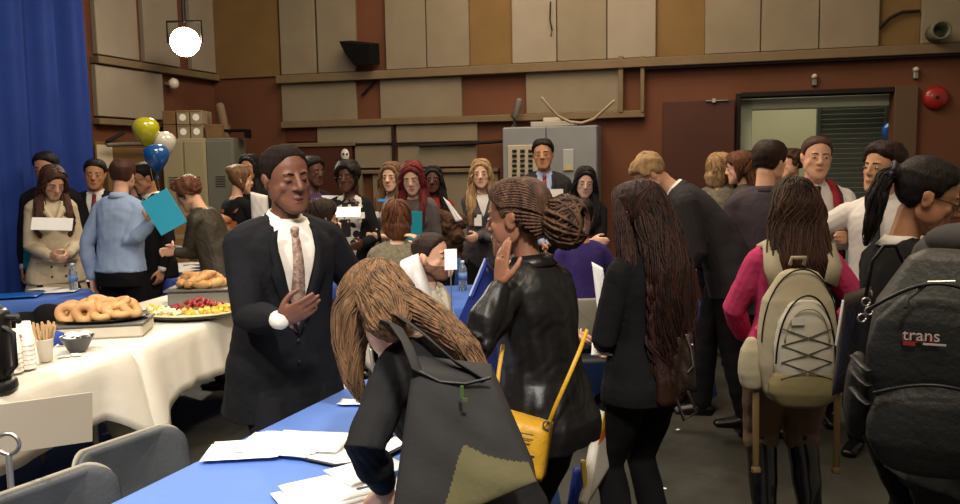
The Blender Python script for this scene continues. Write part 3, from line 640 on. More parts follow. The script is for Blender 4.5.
# louvred shutter
sh = empty('roller_shutter', tuple(WO), 0, 'dark green slatted shutter behind the open doorway', 'shutter')
LV = mat('shutter_slats', '#6c7268', .6, col2='#747a70', nscale=5); s0 = bw(829, 100)[0] + .05; s1 = bw(888, 100)[0] + .15
g = G(); z = .9
while z < dz + .1:
    O = WO + U * ((s0 + s1) / 2) + NB * (-.9); O.z = z; rr = np.array([[U.x, NB.x, 0], [U.y, NB.y, 0], [0, 0, 1]]) @ np.array(Matrix.Rotation(R(62), 3, 'X')); g.box(O, ((s1 - s0) / 2, .038, .005), rr); z += .052
obj('slats', rel(g), LV, sh)
g = G(); wallbox(g, 'b', s0 - .04, s0, .0, dz + .12, -.95, -.85); wallbox(g, 'b', s1, s1 + .05, 0, dz + .12, -.95, -.85); wallbox(g, 'b', s0, s1, .84, .89, -.95, -.85); wallbox(g, 'b', s0, s1, dz + .1, dz + .16, -.95, -.85); obj('shutter_frame', rel(g), mat('shutter_frame_paint', '#4c524a', .5), sh)
g = G(); wallbox(g, 'b', s0 - .04, s1 + .05, 0, .84, -.99, -.90); n_[0] += 1; obj('trim_%d' % n_[0], g, mat('counter_front', '#8d967e', .6), kind='structure')
# bell, sensors, vent pipe, small wall fixtures
def wallthing(name, prof, px, py, mt, label, cat, off=0, side='b', n=28):
    f, O, u, nn = (bw, WO, U, NB) if side == 'b' else (lw, LA, LU, LN); a, z = f(px, py); p = O + u * a + nn * off; rot = Matrix(((u.x, 0, nn.x), (u.y, 0, nn.y), (0, 1, 0))); g = G(); g.lathe(prof, n); g.v = [tuple(rot @ Vector(v)) for v in g.v]
    o = obj(name, g, mt, None, True); o.location = (p.x, p.y, z); tag(o, label, cat); return o
REDM = mat('red_enamel', '#8a1a16', .35, coat=.3)
b_ = wallthing('fire_bell', [(.02, 0), (.108, .005), (.112, .02), (.108, .045), (.085, .065), (.04, .078), (.005, .08)], 935, 98, REDM, 'round red fire alarm bell on the brown wall right of the doorway', 'alarm bell')
g = G(); g.lathe([(.016, .078), (.016, .09), (.004, .092)], 12); rot = Matrix(((U.x, 0, NB.x), (U.y, 0, NB.y), (0, 1, 0))); g.v = [tuple(rot @ Vector(v)) for v in g.v]; obj('centre_bolt', g, DARK, b_)
wallthing('duct_pipe', [(.06, 0), (.083, .0), (.083, .22), (.066, .22), (.062, .02)], 932, 35, mat('grey_green_duct', '#5a5a48', .6), 'short round grey duct end sticking out of the top rail at right', 'duct', .10)
for px, py, l in ((814, 77, 'small white sensor stub above the corridor doorway'), (915, 70, 'small white sensor stub between doorway and red bell')):
    s_ = wallthing('wall_sensor', [(.012, 0), (.026, .004), (.026, .05), (.014, .075), (.006, .08)], px, py, mat('sensor_white', '#b8ac98', .5), l, 'sensor')
    g = G(); g.box((0, 0, 0), (.022, .02, .035), bev=.006); c = obj('mount', g, METAL, s_); c.location = NB * .02 + Vector((0, 0, -.05))
sp = empty('wall_speaker', tuple(WO), 0, 'black wedge shaped loudspeaker mounted on the upper wall panels', 'loudspeaker')
a0, zt = bw(352, 45); a1, zb = bw(380, 67); nn = .05
vs = []
for a, z, t in ((a0 - .02, zt, .30), (a1, zt - .05, .30), (a1, zb, .28), (a0 + .12, zb, .24), (a0 + .03, zt - .12, .28)):
    p = U * a + NB * t; vs.append((p.x, p.y, z)); 
for a, z, t in ((a0 + .02, zt + .04, .06), (a1 + .02, zt - .01, .06), (a1 + .02, zb + .02, .06), (a0 + .14, zb + .02, .06), (a0 + .06, zt - .1, .06)):
    p = U * a + NB * t; vs.append((p.x, p.y, z))
g = G(); g.add(vs, [(0, 1, 2, 3, 4), (9, 8, 7, 6, 5)] + [(i, i + 5, (i + 1) % 5 + 5, (i + 1) % 5) for i in range(5)]); obj('cabinet', g, BLKM, sp)
g = G(); wallbox(g, 'b', a0 + .1, a1 - .05, zb + .1, zb + .18, 0, .08); obj('bracket', rel(g), METAL, sp)
# white oval wall lamp
wl = empty('wall_lamp', tuple(WO + U * bw(347, 157)[0] + NB * .02), 0, 'small white oval wall fitting above the woman in the patterned dress', 'wall lamp')
wl.location.z = bw(347, 157)[1]; g = G(); g.ell((0, -.04, .02), (.055, .04, .075)); g.ell((0, -.04, -.06), (.035, .03, .04)); obj('shade', g, mat('lamp_white', '#c9c5b8', .4), wl, True); g = G(); g.ell((-.018, -.078, .03), (.012, .006, .014)); g.ell((.02, -.078, .03), (.012, .006, .014)); g.box((0, -.065, -.03), (.025, .008, .006)); obj('vent_slot', g, DARK, wl)
# dark recess board behind the group (brown double door)
P('door_2', 'b', 288, 147, 356, 262, 0, .07, DOORM)
P('trim_90', 'b', 284, 143, 358, 147, 0, .09, RAIL)
P('trim_91', 'b', 287, 125, 317, 142, 0, .02, mat('dark_red_recess', '#4e2517', .8))

# curtain
def curtain():
    vs = []; nx, nz = 260, 14; A = Vector((-3.60, 7.76, 0)); B = Vector((-4.68, 4.4, 0)); d = (B - A); n = Vector((-d.y, d.x, 0)).normalized()
    for i in range(nx):
        t = i / (nx - 1)
        for j in range(nz):
            z = ZT * .95 * j / (nz - 1) + .01; w = .035 * math.sin(t * 60 + .5 * math.sin(t * 17)) + .02 * math.sin(t * 130 + 1 + z * .3) + .012 * math.sin(t * 23 + z); p = A + d * t + n * w * (1.1 - .1 * z / ZT); vs.append((p.x, p.y, z))
    g = G(); g.add(vs, [(i * nz + j, (i + 1) * nz + j, (i + 1) * nz + j + 1, i * nz + j + 1) for i in range(nx - 1) for j in range(nz - 1)])
    o = obj('stage_curtain', g, fabric('royal_blue_curtain', '#23387c', '#28408a', nscale=4, rough=.85), None, True); md = o.modifiers.new('s', 'SOLIDIFY'); md.thickness = .004
    tag(o, 'tall royal blue stage curtain hanging at the left edge', 'curtain')
curtain()

# electrical cabinet
ec = empty('electrical_cabinet', (0, 0, 0), 0, 'tall grey electrical cabinet with switch panel behind the man in red tie', 'cabinet')
CAB = mat('cabinet_grey_paint', '#77797a', .5, col2='#7f8182', nscale=4); CT = .42
def cabx(px, py):   # point on the cabinet front plane
    p = hit(px, py, WO + NB * CT, NB) - WO; return p.dot(U), p.z
def cb(g, x0, y0, x1, y1, t0, t1, bev=.006):
    a, b, c, d = cabx(x0, y0), cabx(x1, y0), cabx(x0, y1), cabx(x1, y1); return wallbox(g, 'b', (a[0] + c[0]) / 2, (b[0] + d[0]) / 2, (c[1] + d[1]) / 2, (a[1] + b[1]) / 2, CT + t0, CT + t1, bev)
ca0, cz = cabx(502, 127); ca1 = cabx(597, 125)[0]; cz = cabx(550, 126)[1]
g = G(); wallbox(g, 'b', ca0, ca1, 0, cz, 0.06, CT - .03, .01); obj('housing', g, CAB, ec)
cam_ = (ca0 + ca1) / 2 - .03
for u0, u1 in ((ca0 + .005, cam_ - .004), (cam_ + .004, ca1 - .005)):
    g = G(); wallbox(g, 'b', u0, u1, .06, cz - .01, CT - .03, CT); dd = obj('cabinet_door', g, CAB, ec); g = G(); wallbox(g, 'b', (u1 - .06 if u0 < cam_ - .1 else u0 + .04), (u1 - .04 if u0 < cam_ - .1 else u0 + .06), 1.0, 1.14, CT, CT + .03); obj('handle', g, METAL, dd)
g = G(); cb(g, 508, 145, 538, 196, 0, .02); sw = obj('switch_panel', g, mat('cream_plate', '#a79c86', .5), ec)
for i in range(3):
    for j in range(9):
        g = G(); x = 515 + i * 8; y = 151 + j * 4.9; cb(g, x - 2.2, y - 1.3, x + 2.2, y + 1.3, .02, .035, .002); obj('switch', g, BLK, sw)
g = G(); cb(g, 563, 149, 574, 171, 0, .015); obj('notice_plate', g, mat('plate_pale', '#9fa19c', .4), ec)
g = G(); cb(g, 566, 165, 572, 170, .015, .02, .001); obj('notice_sticker', g, mat('plate_yellow', '#b7a36a', .5), ec)
# things on the cabinet
def ctop(px, py, t): a, z = cabx(px, py); p = WO + U * a + NB * t; return p.x, p.y, z
bx = empty('junction_box', tuple(WO), 0, 'pale flat box with a lid lying on top of the grey cabinet', 'box')
a0 = cabx(529, 120)[0]; a1 = cabx(573, 120)[0]; g = G(); wallbox(g, 'b', a0, a1, cz + .0, cz + .05, .12, .34); obj('box_body', rel(g), mat('box_pale', '#a39c8e', .7), bx); g = G(); wallbox(g, 'b', a0 + .12, a1 - .15, cz + .05, cz + .09, .15, .3); obj('lid', rel(g), mat('box_lid', '#b4aea2', .7), bx)
def tubething(name, pts, r, m, label, cat, group=None):
    g = G(); g.tube(pts, r, n=8, up=(0, 0, 1), cap=True); o = obj(name, g, m, None, True); tag(o, label, cat, group); return o
hp = [(542, 98, .55), (550, 108, .5), (558, 116, .45), (570, 122, .4), (582, 123, .4), (594, 119, .42), (604, 110, .45), (614, 101, .5)]
tubething('cable', [hit(x, y, WO + NB * t, NB) for x, y, t in hp], .014, mat('cable_cream', '#9d8b72', .6), 'curved cream cable drooping in a U above the grey cabinet', 'cable')
tubething('conduit_elbow', [hit(x, y, WO + NB * .2, NB) for x, y in ((514, 127), (514, 116), (518, 108), (519, 101))], .035, mat('conduit_grey', '#5d5a54', .5), 'bent grey conduit rising from the left end of the cabinet', 'pipe')
tubething('wall_conduit', [hit(x, y, WO + NB * .1, NB) for x, y in ((420, 146), (460, 144), (492, 142), (502, 141))], .018, DARK, 'thin black conduit running along the panels to the grey cabinet', 'pipe')
tubething('hanging_cord', [hit(x, y, WO + NB * .1, NB) for x, y in ((550.5, 2), (550, 20), (552, 30), (551, 36))], .008, DARK, 'short dark cord hanging on the upper pale panel', 'cord')
tubething('bent_bracket', [hit(x, y, WO + NB * .04, NB) for x, y in ((362, 95), (370, 86), (377, 78))], .012, DARK, 'thin dark slanted rod in the brown gap below the speaker', 'rod')
tubething('bent_cable', [hit(x, y, WO + NB * .05, NB) for x, y in ((880, 27), (890, 18), (902, 12), (919, 11))], .016, DARK, 'dark cable bent across the tan gap at top right', 'cable')

# lockers and boxes on them
LK = mat('locker_beige', '#8f866c', .5, col2='#99906f', nscale=3); LK2 = mat('locker_grey', '#5f6156', .5, col2='#6a6b60', nscale=3)
def locker(px0, px1, Y, h, dep, m, label, nd=2):
    a, b = at(px0, 200, Y), at(px1, 200, Y); w = b.x - a.x; r = empty('steel_locker', ((a.x + b.x) / 2, Y + dep / 2, 0), 0, label, 'locker', None)
    g = G(); g.box((0, 0, h / 2), (w / 2, dep / 2, h / 2), bev=.01); obj('housing', g, m, r)
    for i in range(nd):
        x0 = -w / 2 + w * i / nd; x1 = x0 + w / nd; g = G(); g.box(((x0 + x1) / 2, -dep / 2 - .012, h / 2), ((x1 - x0) / 2 - .008, .012, h / 2 - .03), bev=.006); d = obj('locker_door', g, m, r)
        g = G(); [g.box(((x0 + x1) / 2 , -dep / 2 - .026, h * .80 - k * .025), (.05, .003, .004)) for k in range(5)]; obj('vent_slots', g, DARK, d)
        g = G(); g.box((x1 - .05, -dep / 2 - .035, h * .5), (.01, .015, .05), bev=.004); obj('handle', g, METAL, d)
    return r
locker(165, 208, 8.55, 1.98, .45, LK, 'beige double door steel locker behind the balloons', 2)
locker(208.5, 236, 8.58, 1.98, .45, LK2, 'dark grey steel locker beside the beige one', 1)
CARD = mat('carton_brown', '#6e5231', .85, col2='#795c3a', nscale=6); CW = mat('carton_pale', '#8d7d62', .8, col2='#978769', nscale=5)
def carton(px0, px1, py0, py1, Y, dep, m, label, mark=True):
    a, b = at(px0, py0, Y), at(px1, py1, Y); w = b.x - a.x; h = a.z - b.z; r = empty('carton', ((a.x + b.x) / 2, Y + dep / 2, b.z), 0, label, 'box', 'boxes on top of the lockers')
    g = G(); g.box((0, 0, h / 2), (w / 2, dep / 2, h / 2), bev=.004); obj('carton_body', g, m, r)
    if mark: g = G(); g.lathe([(.0, 0), (min(w, h) * .28, 0), (min(w, h) * .28, .002), (0, .002)], 16); g.v = [(x, -dep / 2 - z - .001, y + h / 2) for x, y, z in g.v]; obj('round_label', g, WHITE, r)
    g = G(); g.box((0, -dep / 2 - .001, h - .012), (w / 2 - .005, .001, .008)); obj('tape', g, CW if m is CARD else CARD, r)
LT = 1.98
def cz_(px0, px1, n, lab, m, mark=True, Y=8.6):
    w = at(px1, 140, Y).x - at(px0, 140, Y).x
    for k in range(n):
        a = at(px0, 140, Y); r = empty('carton', (a.x + w / 2, Y + .17, LT + k * .145), 0, lab[k], 'box', 'boxes on top of the lockers'); h = .14
        g = G(); g.box((0, 0, h / 2), (w / 2 - .004, .16, h / 2), bev=.004); obj('carton_body', g, m, r)
        if mark: g = G(); g.lathe([(.0, 0), (.035, 0), (.035, .002), (0, .002)], 16); g.v = [(x, -.161 - z, y + h / 2) for x, y, z in g.v]; obj('round_label', g, WHITE, r)
        g = G(); g.box((0, -.161, h - .012), (w / 2 - .008, .001, .007)); obj('tape', g, CARD, r)
cz_(163, 176, 2, ['plain brown box, lower left on the lockers', 'plain brown box, upper left on the lockers'], CARD, False)
cz_(177, 190, 2, ['pale box with round white label, lower one of the middle stack', 'pale box with round white label, topmost of the middle stack'], CW)
cz_(190.5, 203, 2, ['pale box with round white label, lower one of the right stack', 'pale box with round white label, topmost of the right stack'], CW)
cz_(205, 222, 1, ['single brown box standing right of the labelled boxes'], CARD, False)
# roll and small stand on the grey locker
a = at(222, 134, 8.6); tubething('paper_roll', [(a.x, 8.75, LT + .02), (a.x - .05, 8.75, LT + .33)], .045, mat('roll_tan', '#6c5844', .8), 'tilted tan paper roll leaning on the grey locker top', 'roll')
a = at(233, 140, 8.6); o = empty('step_stand', (a.x - .02, 8.8, LT), 0, 'low black stand lying on the grey locker top', 'stand'); g = G(); g.box((0, 0, .08), (.13, .1, .012)); obj('stand_top', g, BLKM, o)
for sx in (-1, 1): g = G(); g.box((sx * .12, 0, .035), (.01, .1, .035)); obj('leg', g, BLKM, o)
# white globe and framed notice on left wall
o = wallthing('globe_light', [(.0, 0), (.02, .0), (.02, .06), (.045, .075), (.06, .11), (.045, .145), (.01, .16), (0, .16)], 165, 84, mat('globe_white', '#d8d0c0', .3), 'small unlit white globe light on the brown patch of the left wall', 'lamp', side='l')
f = empty('framed_notice', tuple(LA), 0, 'pale notice in a tan frame beside the curtain', 'notice')
def lrel(g): g.v = [(x - LA.x, y - LA.y, z) for x, y, z in g.v]; return g
g = G(); pxbox(g, 'l', 90, 142, 108, 170, .05, .07); obj('frame', lrel(g), TANW, f); g = G(); pxbox(g, 'l', 91, 145, 106.5, 168, .07, .075, 0); obj('sheet', lrel(g), mat('aged_paper', '#b8ab8f', .8), f)
tubething('pipe_rail', [hit(x, y, LA + LN * .18, LN) for x, y in ((108, 145), (125, 144), (160, 144))], .02, mat('pipe_grey', '#5b5750', .5), 'grey pipe running along the left wall behind the balloons', 'pipe')
tubething('slanted_rod', [hit(x, y, LA + LN * .1, LN) for x, y in ((108, 141), (123, 133))], .02, DARK, 'dark slanted rod on the brown strip beside the curtain', 'rod')

# spotlight
L0 = hit(185, 42, LA + LN * .6, LN)
st = empty('spotlight', L0, 0, 'lit theatre spotlight glaring high on the left wall', 'spotlight')
dirv = (Vector((0, 0, CAMH)) - L0).normalized(); q = dirv.to_track_quat('Z', 'Y').to_matrix()
def orient(g): g.v = [tuple(q @ Vector(v)) for v in g.v]; return g
g = G(); g.lathe([(.05, -.34), (.10, -.32), (.12, -.1), (.15, .0), (.15, .02), (.135, .02), (.125, -.03), (.09, -.09), (.0, -.1)][:6] + [(.13, -.01)], 28); 
g = G(); g.lathe([(.04, -.34), (.09, -.32), (.115, -.12), (.14, -.02), (.14, 0.0)], 28); obj('lamp_housing', orient(g), BLK, st, True)
g = G(); g.lathe([(.0, .004), (.140, .004), (.140, .010), (.07, .026), (.0, .032)], 28); g = orient(g); lens = obj('lens', g, mat('lens_glow', '#fff4df', .3, emit=60), st, True)
g = G(); g.tube([(-.17, 0, 0), (-.17, 0, .2), (.17, 0, .2), (.17, 0, 0)], .012, n=6, up=(0, 1, 0)); g.tube([(0, 0, .2), (0, 0, .45)], .018, n=8, up=(0, 1, 0)); obj('yoke', g, BLK, st)

# ------------------------------------------------------------------ tables and cloths
CLW = mat('cream_tablecloth', '#cfc9ba', .75, col2='#d8d2c4', nscale=3, bump=.35, bscale=9, spec=.2); CLB = mat('blue_tablecloth', '#3d5ea6', .7, col2='#4466ae', nscale=3, bump=.3, bscale=8, spec=.2); CLD = mat('deep_blue_tablecloth', '#2c3f84', .7, col2='#334890', nscale=3, bump=.3, bscale=8, spec=.2)
def table(c, ang, L, W, H=.74, cloth=CLW, drop=.3, label='', cl='', corner=.16, seed=1, top='folding_table', cg=None, wav=.55):
    """c = middle of the top, ang = heading of the long side"""
    r = empty(top, (c[0], c[1], 0), ang, label, 'table'); TM = mat('table_top_laminate', '#6b655a', .6)
    g = G(); g.box((0, 0, H - .025), (L / 2 - .01, W / 2 - .01, .018), bev=.008); obj('tabletop', g, TM, r)
    for sx in (-1, 1):
        for sy in (-1, 1): g = G(); g.tube([(sx * (L / 2 - .16), sy * (W / 2 - .1), .02), (sx * (L / 2 - .16), sy * (W / 2 - .1), H - .05)], .014, n=8, up=(0, 1, 0)); obj('leg', g, METAL, r)
    rs = random.Random(seed); N = []; hw, hl, rc = W / 2 + .004, L / 2 + .004, .03
    def arc(cx, cy, a0): return [(cx + rc * math.cos(a0 + k * PI / 10), cy + rc * math.sin(a0 + k * PI / 10), 1 - abs(k - 2.5) / 3.5) for k in range(6)]
    def edge(p, q_, n): return [(p[0] + (q_[0] - p[0]) * i / n, p[1] + (q_[1] - p[1]) * i / n, 0) for i in range(1, n)]
    A = arc(hl - rc, -hw + rc, -PI / 2); B = arc(hl - rc, hw - rc, 0); C_ = arc(-hl + rc, hw - rc, PI / 2); D = arc(-hl + rc, -hw + rc, PI)
    nl, nw = int(L / .035), int(W / .035); loop = A + edge(A[-1], B[0], nw) + B + edge(B[-1], C_[0], nl) + C_ + edge(C_[-1], D[0], nw) + D + edge(D[-1], A[0], nl); n = len(loop)
    cum = [0]
    for i in range(1, n): cum.append(cum[-1] + math.dist(loop[i][:2], loop[i - 1][:2]))
    ph = [rs.uniform(0, 6) for _ in range(4)]; vs = []; top_ = [(x, y, H) for x, y, _ in loop]; rings = [top_]
    cen = []
    for k, fz in enumerate((.04, .12, .3, .5, .7, .85, 1.0)):
        ring = []
        for i, (x, y, cr) in enumerate(loop):
            x2, y2, _ = loop[(i + 1) % n]; x1, y1, _ = loop[i - 1]; t = Vector((x2 - x1, y2 - y1, 0)).normalized(); nn = Vector((t.y, -t.x, 0)); dc = min(math.dist((x, y), (sx * hl, sy * hw)) for sx in (-1, 1) for sy in (-1, 1)); cc = max(0, 1 - dc / .28) ** 1.3
            w = (.016 * math.sin(cum[i] * 17 + ph[0]) + .008 * math.sin(cum[i] * 37 + ph[1]) + .006 * math.sin(cum[i] * 8 + ph[2])) * wav; o = (.012 if k == 0 else .018) + fz * (.03 + w * 1.3 + cc * .10); d_ = fz * (drop * (1 + .04 * math.sin(cum[i] * 5 + ph[3])) + cc * corner)
            ring.append((x + nn.x * o, y + nn.y * o, H + .004 - d_ - (.004 if k == 0 else 0)))
        rings.append(ring)
    # top surface: shrinking rings
    ins = []
    for sfr in (.985, .9, .7, .45, .2): ins.append([(x * sfr, y * sfr, H + .0015 * math.sin(x * sfr * 9 + ph[1]) * math.sin(y * sfr * 7)) for x, y, _ in loop])
    allr = ins[::-1] + rings; g = G(); vs = [p for rr in allr for p in rr]; fs = [(i * n + j, (i + 1) * n + j, (i + 1) * n + (j + 1) % n, i * n + (j + 1) % n) for i in range(len(allr) - 1) for j in range(n)]; fs.append(tuple(range(n)))
    g.add(vs, fs); o = obj('tablecloth', g, cloth, None, True); o.location = (c[0], c[1], .003); o.rotation_euler = (0, 0, ang); md = o.modifiers.new('s', 'SOLIDIFY'); md.thickness = .003; md.offset = 1; tag(o, cl, 'tablecloth', cg); return o
def tab_edge(p, q_, W, side, **k):
    p, q_ = Vector(p[:2]), Vector(q_[:2]); d = q_ - p; L = d.length; d.normalize(); n = Vector((-d.y, d.x)) * side; c = (p + q_) / 2 + n * W / 2; return table((c.x, c.y), math.atan2(d.y, d.x), L, W, **k)
# near blue table
tab_edge((-1.50, 1.03), (-.50, 3.52), .76, -1, cloth=mat('overlit_blue_tablecloth', '#5270b2', .7, col2='#5977b8', nscale=3, bump=.3, bscale=8, spec=.2), drop=.55, label='long folding table under the near bright blue cloth', cl='bright blue cloth on the near table with scattered white papers', seed=3)  # paler copy of the blue cloth, the strong light on it put into the colour
# cream buffet tables
tab_edge((-2.16, 2.6), (-1.82, 4.2), .95, 1, cloth=CLW, drop=.30, label='nearest buffet table under a cream cloth', cl='cream cloth on the nearest buffet table with pointed corner drape', seed=5, corner=.20, wav=.3)
tab_edge((-1.80, 4.27), (-1.47, 5.9), .85, 1, cloth=CLW, drop=.34, label='second buffet table carrying the fruit platter', cl='cream cloth under the fruit platter and croissants', seed=8)
tab_edge((-1.28, 4.72), (-.84, 4.68), .50, 1, cloth=CLW, drop=.24, label='short buffet table behind the man in the dark suit', cl='cream cloth showing right of the man in the dark suit', seed=9)
# blue tables behind
tab_edge((-3.55, 5.72), (-2.84, 6.04), .5, 1, cloth=CLB, drop=.45, label='blue covered table in front of the trench coat', cl='blue cloth on the table in front of the woman in the trench coat', seed=11)
tab_edge((-2.62, 6.95), (-2.0, 7.5), .8, 1, cloth=CLD, drop=.6, label='blue covered table right of the light blue shirt', cl='deep blue cloth behind and right of the man in light blue shirt', seed=13)
tab_edge((-2.0, 6.3), (-.75, 6.45), .6, 1, cloth=CLD, drop=.5, label='dark blue table of the seated woman in patterned top', cl='dark blue cloth in front of the woman in the patterned dress', seed=14)
tab_edge((-.28, 5.35), (.55, 5.5), .9, 1, cloth=CLB, drop=.6, label='blue covered table behind the seated man with beard', cl='blue cloth behind the seated man with beard', seed=15)
tab_edge((.75, 5.6), (1.45, 5.5), .8, 1, cloth=CLB, drop=.5, label='blue covered table in front of the leaning blond man', cl='blue cloth before the leaning man with blond hair', seed=16)
tab_edge((-.75, 7.6), (.15, 7.6), .55, 1, cloth=CLB, drop=.6, label='blue covered table far back near the blonde woman', cl='blue cloth beside the wavy haired blonde woman', seed=17)
# ------------------------------------------------------------------ things on the tables
PAPER = mat('paper_bright', '#f6f5f2', .7)
def paper(x, y, z, w, h, rz, label, n=1, group='loose papers', m=None, cat='paper', name='paper_sheet', parts=None):
    g = G(); rs = random.Random(int(x * 1000)); nx, ny = 8, 6; vs = []
    for i in range(nx + 1):
        for j in range(ny + 1): u, v = i / nx - .5, j / ny - .5; vs.append((u * w, v * h, .0015 + .003 * abs(u * v) * 4 * rs.random() + .0012 * math.sin(u * 5 + rs.random())))
    g.add(vs, [(i * (ny + 1) + j, (i + 1) * (ny + 1) + j, (i + 1) * (ny + 1) + j + 1, i * (ny + 1) + j + 1) for i in range(nx) for j in range(ny)])
    o = obj(name, g, m or PAPER, None, True); o.location = (x, y, z + .008); o.rotation_euler = (0, 0, rz); md = o.modifiers.new('s', 'SOLIDIFY'); md.thickness = .0012; tag(o, label, cat, group); return o
TZ = .748
def pile(px, py, n, w, h, rz, lab, sx=.02, sy=.012):
    p = onz(px, py, TZ); rs = random.Random(px)
    for k in range(n):
        last = k == n - 1
        paper(p.x + rs.uniform(-sx, sx) + k * .012, p.y + rs.uniform(-sy, sy), TZ + k * .0025, w, h, rz + rs.uniform(-.12, .12), lab[0] if last else lab[1], group=lab[2])
pile(278, 448, 7, .26, .19, R(-14), ('topmost white sheet of the fanned pile before the man in the dark suit', 'white sheet fanned under the top one before the man in the dark suit', 'fanned pile near the suit'), .045, .02)
pile(250, 452, 2, .24, .16, R(8), ('white sheet lying flat at the left side of the fanned pile', 'white sheet peeking out left of the fanned pile', 'left side of the fanned pile'), .03, .02)
pile(325, 496, 7, .25, .20, R(35), ('topmost white sheet of the near pile at the bottom edge', 'white sheet fanned under the top of the near pile', 'near pile at the bottom'), .05, .03)
p = onz(356, 404, TZ); paper(p.x, p.y, TZ, .13, .075, R(-8), 'small white card lying alone near the far table end', group=None)
p = onz(362, 452, TZ); cbd = empty('clipboard', (p.x, p.y, TZ + .006), R(60), 'clear clipboard with white form beside the leaning woman', 'clipboard')
g = G(); g.box((0, 0, .003), (.155, .11, .002), bev=.001); obj('board', g, mat('board_dark', '#2a2c30', .4), cbd); g = G(); g.box((-.005, 0, .007), (.143, .1, .0015)); obj('form', g, PAPER, cbd); g = G(); g.tube([(.12, -.03, .012), (.135, -.03, .014), (.135, .03, .014), (.12, .03, .012)], .003, n=6, up=(0, 0, 1)); obj('clip', g, BLK, cbd)
p = onz(350, 466, TZ); pen = G(); pen.tube([(p.x - .04, p.y - .05, TZ + .022), (p.x + .03, p.y - .03, TZ + .022)], .004, n=8, up=(0, 0, 1)); tag(obj('pen', pen, BLK, None, True), 'black pen lying on the white form', 'pen')
p = onz(368, 480, TZ); paper(p.x, p.y, TZ + .025, .21, .15, R(40), 'white form under the hand of the leaning woman', group=None)

BREAD = mat('bagel_crust', '#a87547', .55, col2='#c69c66', nscale=7, bump=.3, bscale=18, coat=.1); BREAD2 = mat('bun_crust', '#ae7c48', .5, col2='#cfa970', nscale=6, bump=.3, bscale=14, coat=.15)
# ---- bagel stand
p = onz(104, 334, TZ); bs = empty('display_stand', (p.x, p.y, TZ), R(10), 'grey raised stand holding the platter of bagels', 'stand'); GST = mat('stand_grey', '#57544e', .5)
g = G(); g.box((0, 0, .035), (.24, .15, .035), bev=.01); obj('riser', g, mat('riser_cloth', '#bdb5a4', .8), bs); g = G(); g.box((0, 0, .075), (.25, .16, .006), bev=.004); obj('stand_top', g, GST, bs)
pt = empty('bagel_platter', (p.x, p.y, TZ + .083), R(10), 'black oval platter under the heap of bagels', 'platter')
g = G(); g.lathe([(.17, 0), (.20, .004), (.235, .018), (.238, .020), (.20, .010), (.0, .008)], 36); g.v = [(x * 1.05, y * .72, z) for x, y, z in g.v]; obj('tray', g, mat('tray_black', '#1a1816', .3), pt, True)
def bagel_mesh():
    g = G(); n, m = 28, 14; vs = []
    for i in range(n):
        a = 2 * PI * i / n
        for j in range(m): b = 2 * PI * j / m; r = .036 + .002 * math.sin(3 * a); q = .0235 + .001 * math.sin(2 * a + 1); vs.append(((r + q * math.cos(b)) * math.cos(a), (r + q * math.cos(b)) * math.sin(a), q * .82 * math.sin(b)))
    g.add(vs, [(i * m + j, ((i + 1) % n) * m + j, ((i + 1) % n) * m + (j + 1) % m, i * m + (j + 1) % m) for i in range(n) for j in range(m)]); return mkmesh('bagel', g, BREAD)
bm_ = bagel_mesh(); rs = random.Random(4)
def lay(me, name, loc, rot, label, cat, group=None, sc=1):
    o = bpy.data.objects.new(name, me); C.objects.link(o); o.location = loc; o.rotation_euler = rot; o.scale = (sc,) * 3; return tag(o, label, cat, group)
spots = [(-.17, -.05, .045, 75, 0, 8), (-.075, -.07, .047, 78, 0, 14), (-.125, .0, .045, 60, 0, -20), (-.03, -.02, .045, 70, 0, -30), (.02, -.075, .03, 8, 5, 0), (.065, -.05, .055, 30, 10, 40), (.11, -.07, .03, -5, 4, 10), (.16, -.03, .05, 40, 12, 60), (.0, .05, .045, 65, 0, 20), (.06, .03, .06, 35, 5, 5), (.12, .04, .05, 50, 0, 30), (-.09, .06, .05, 70, 0, 5), (-.18, .04, .045, 65, 0, -10), (-.02, .01, .09, 20, 20, 0), (.09, -.01, .085, 15, -10, 0), (.03, -.03, .08, 28, 4, 15)]
bl = ['bagel standing on edge at the left end of the platter, hole facing the room', 'bagel on edge second from left with open hole'] 
for k, (x, y, z, rx, ry, rz_) in enumerate(spots):
    c_, s_ = math.cos(R(10)), math.sin(R(10)); lay(bm_, 'bagel', (p.x + x * c_ - y * s_, p.y + x * s_ + y * c_, TZ + .09 + z), (R(rx), R(ry), R(rz_)), bl[k] if k < 2 else 'golden bagel in the heap on the black platter', 'bagel', None if k < 2 else 'bagels in the heap', 1.12)
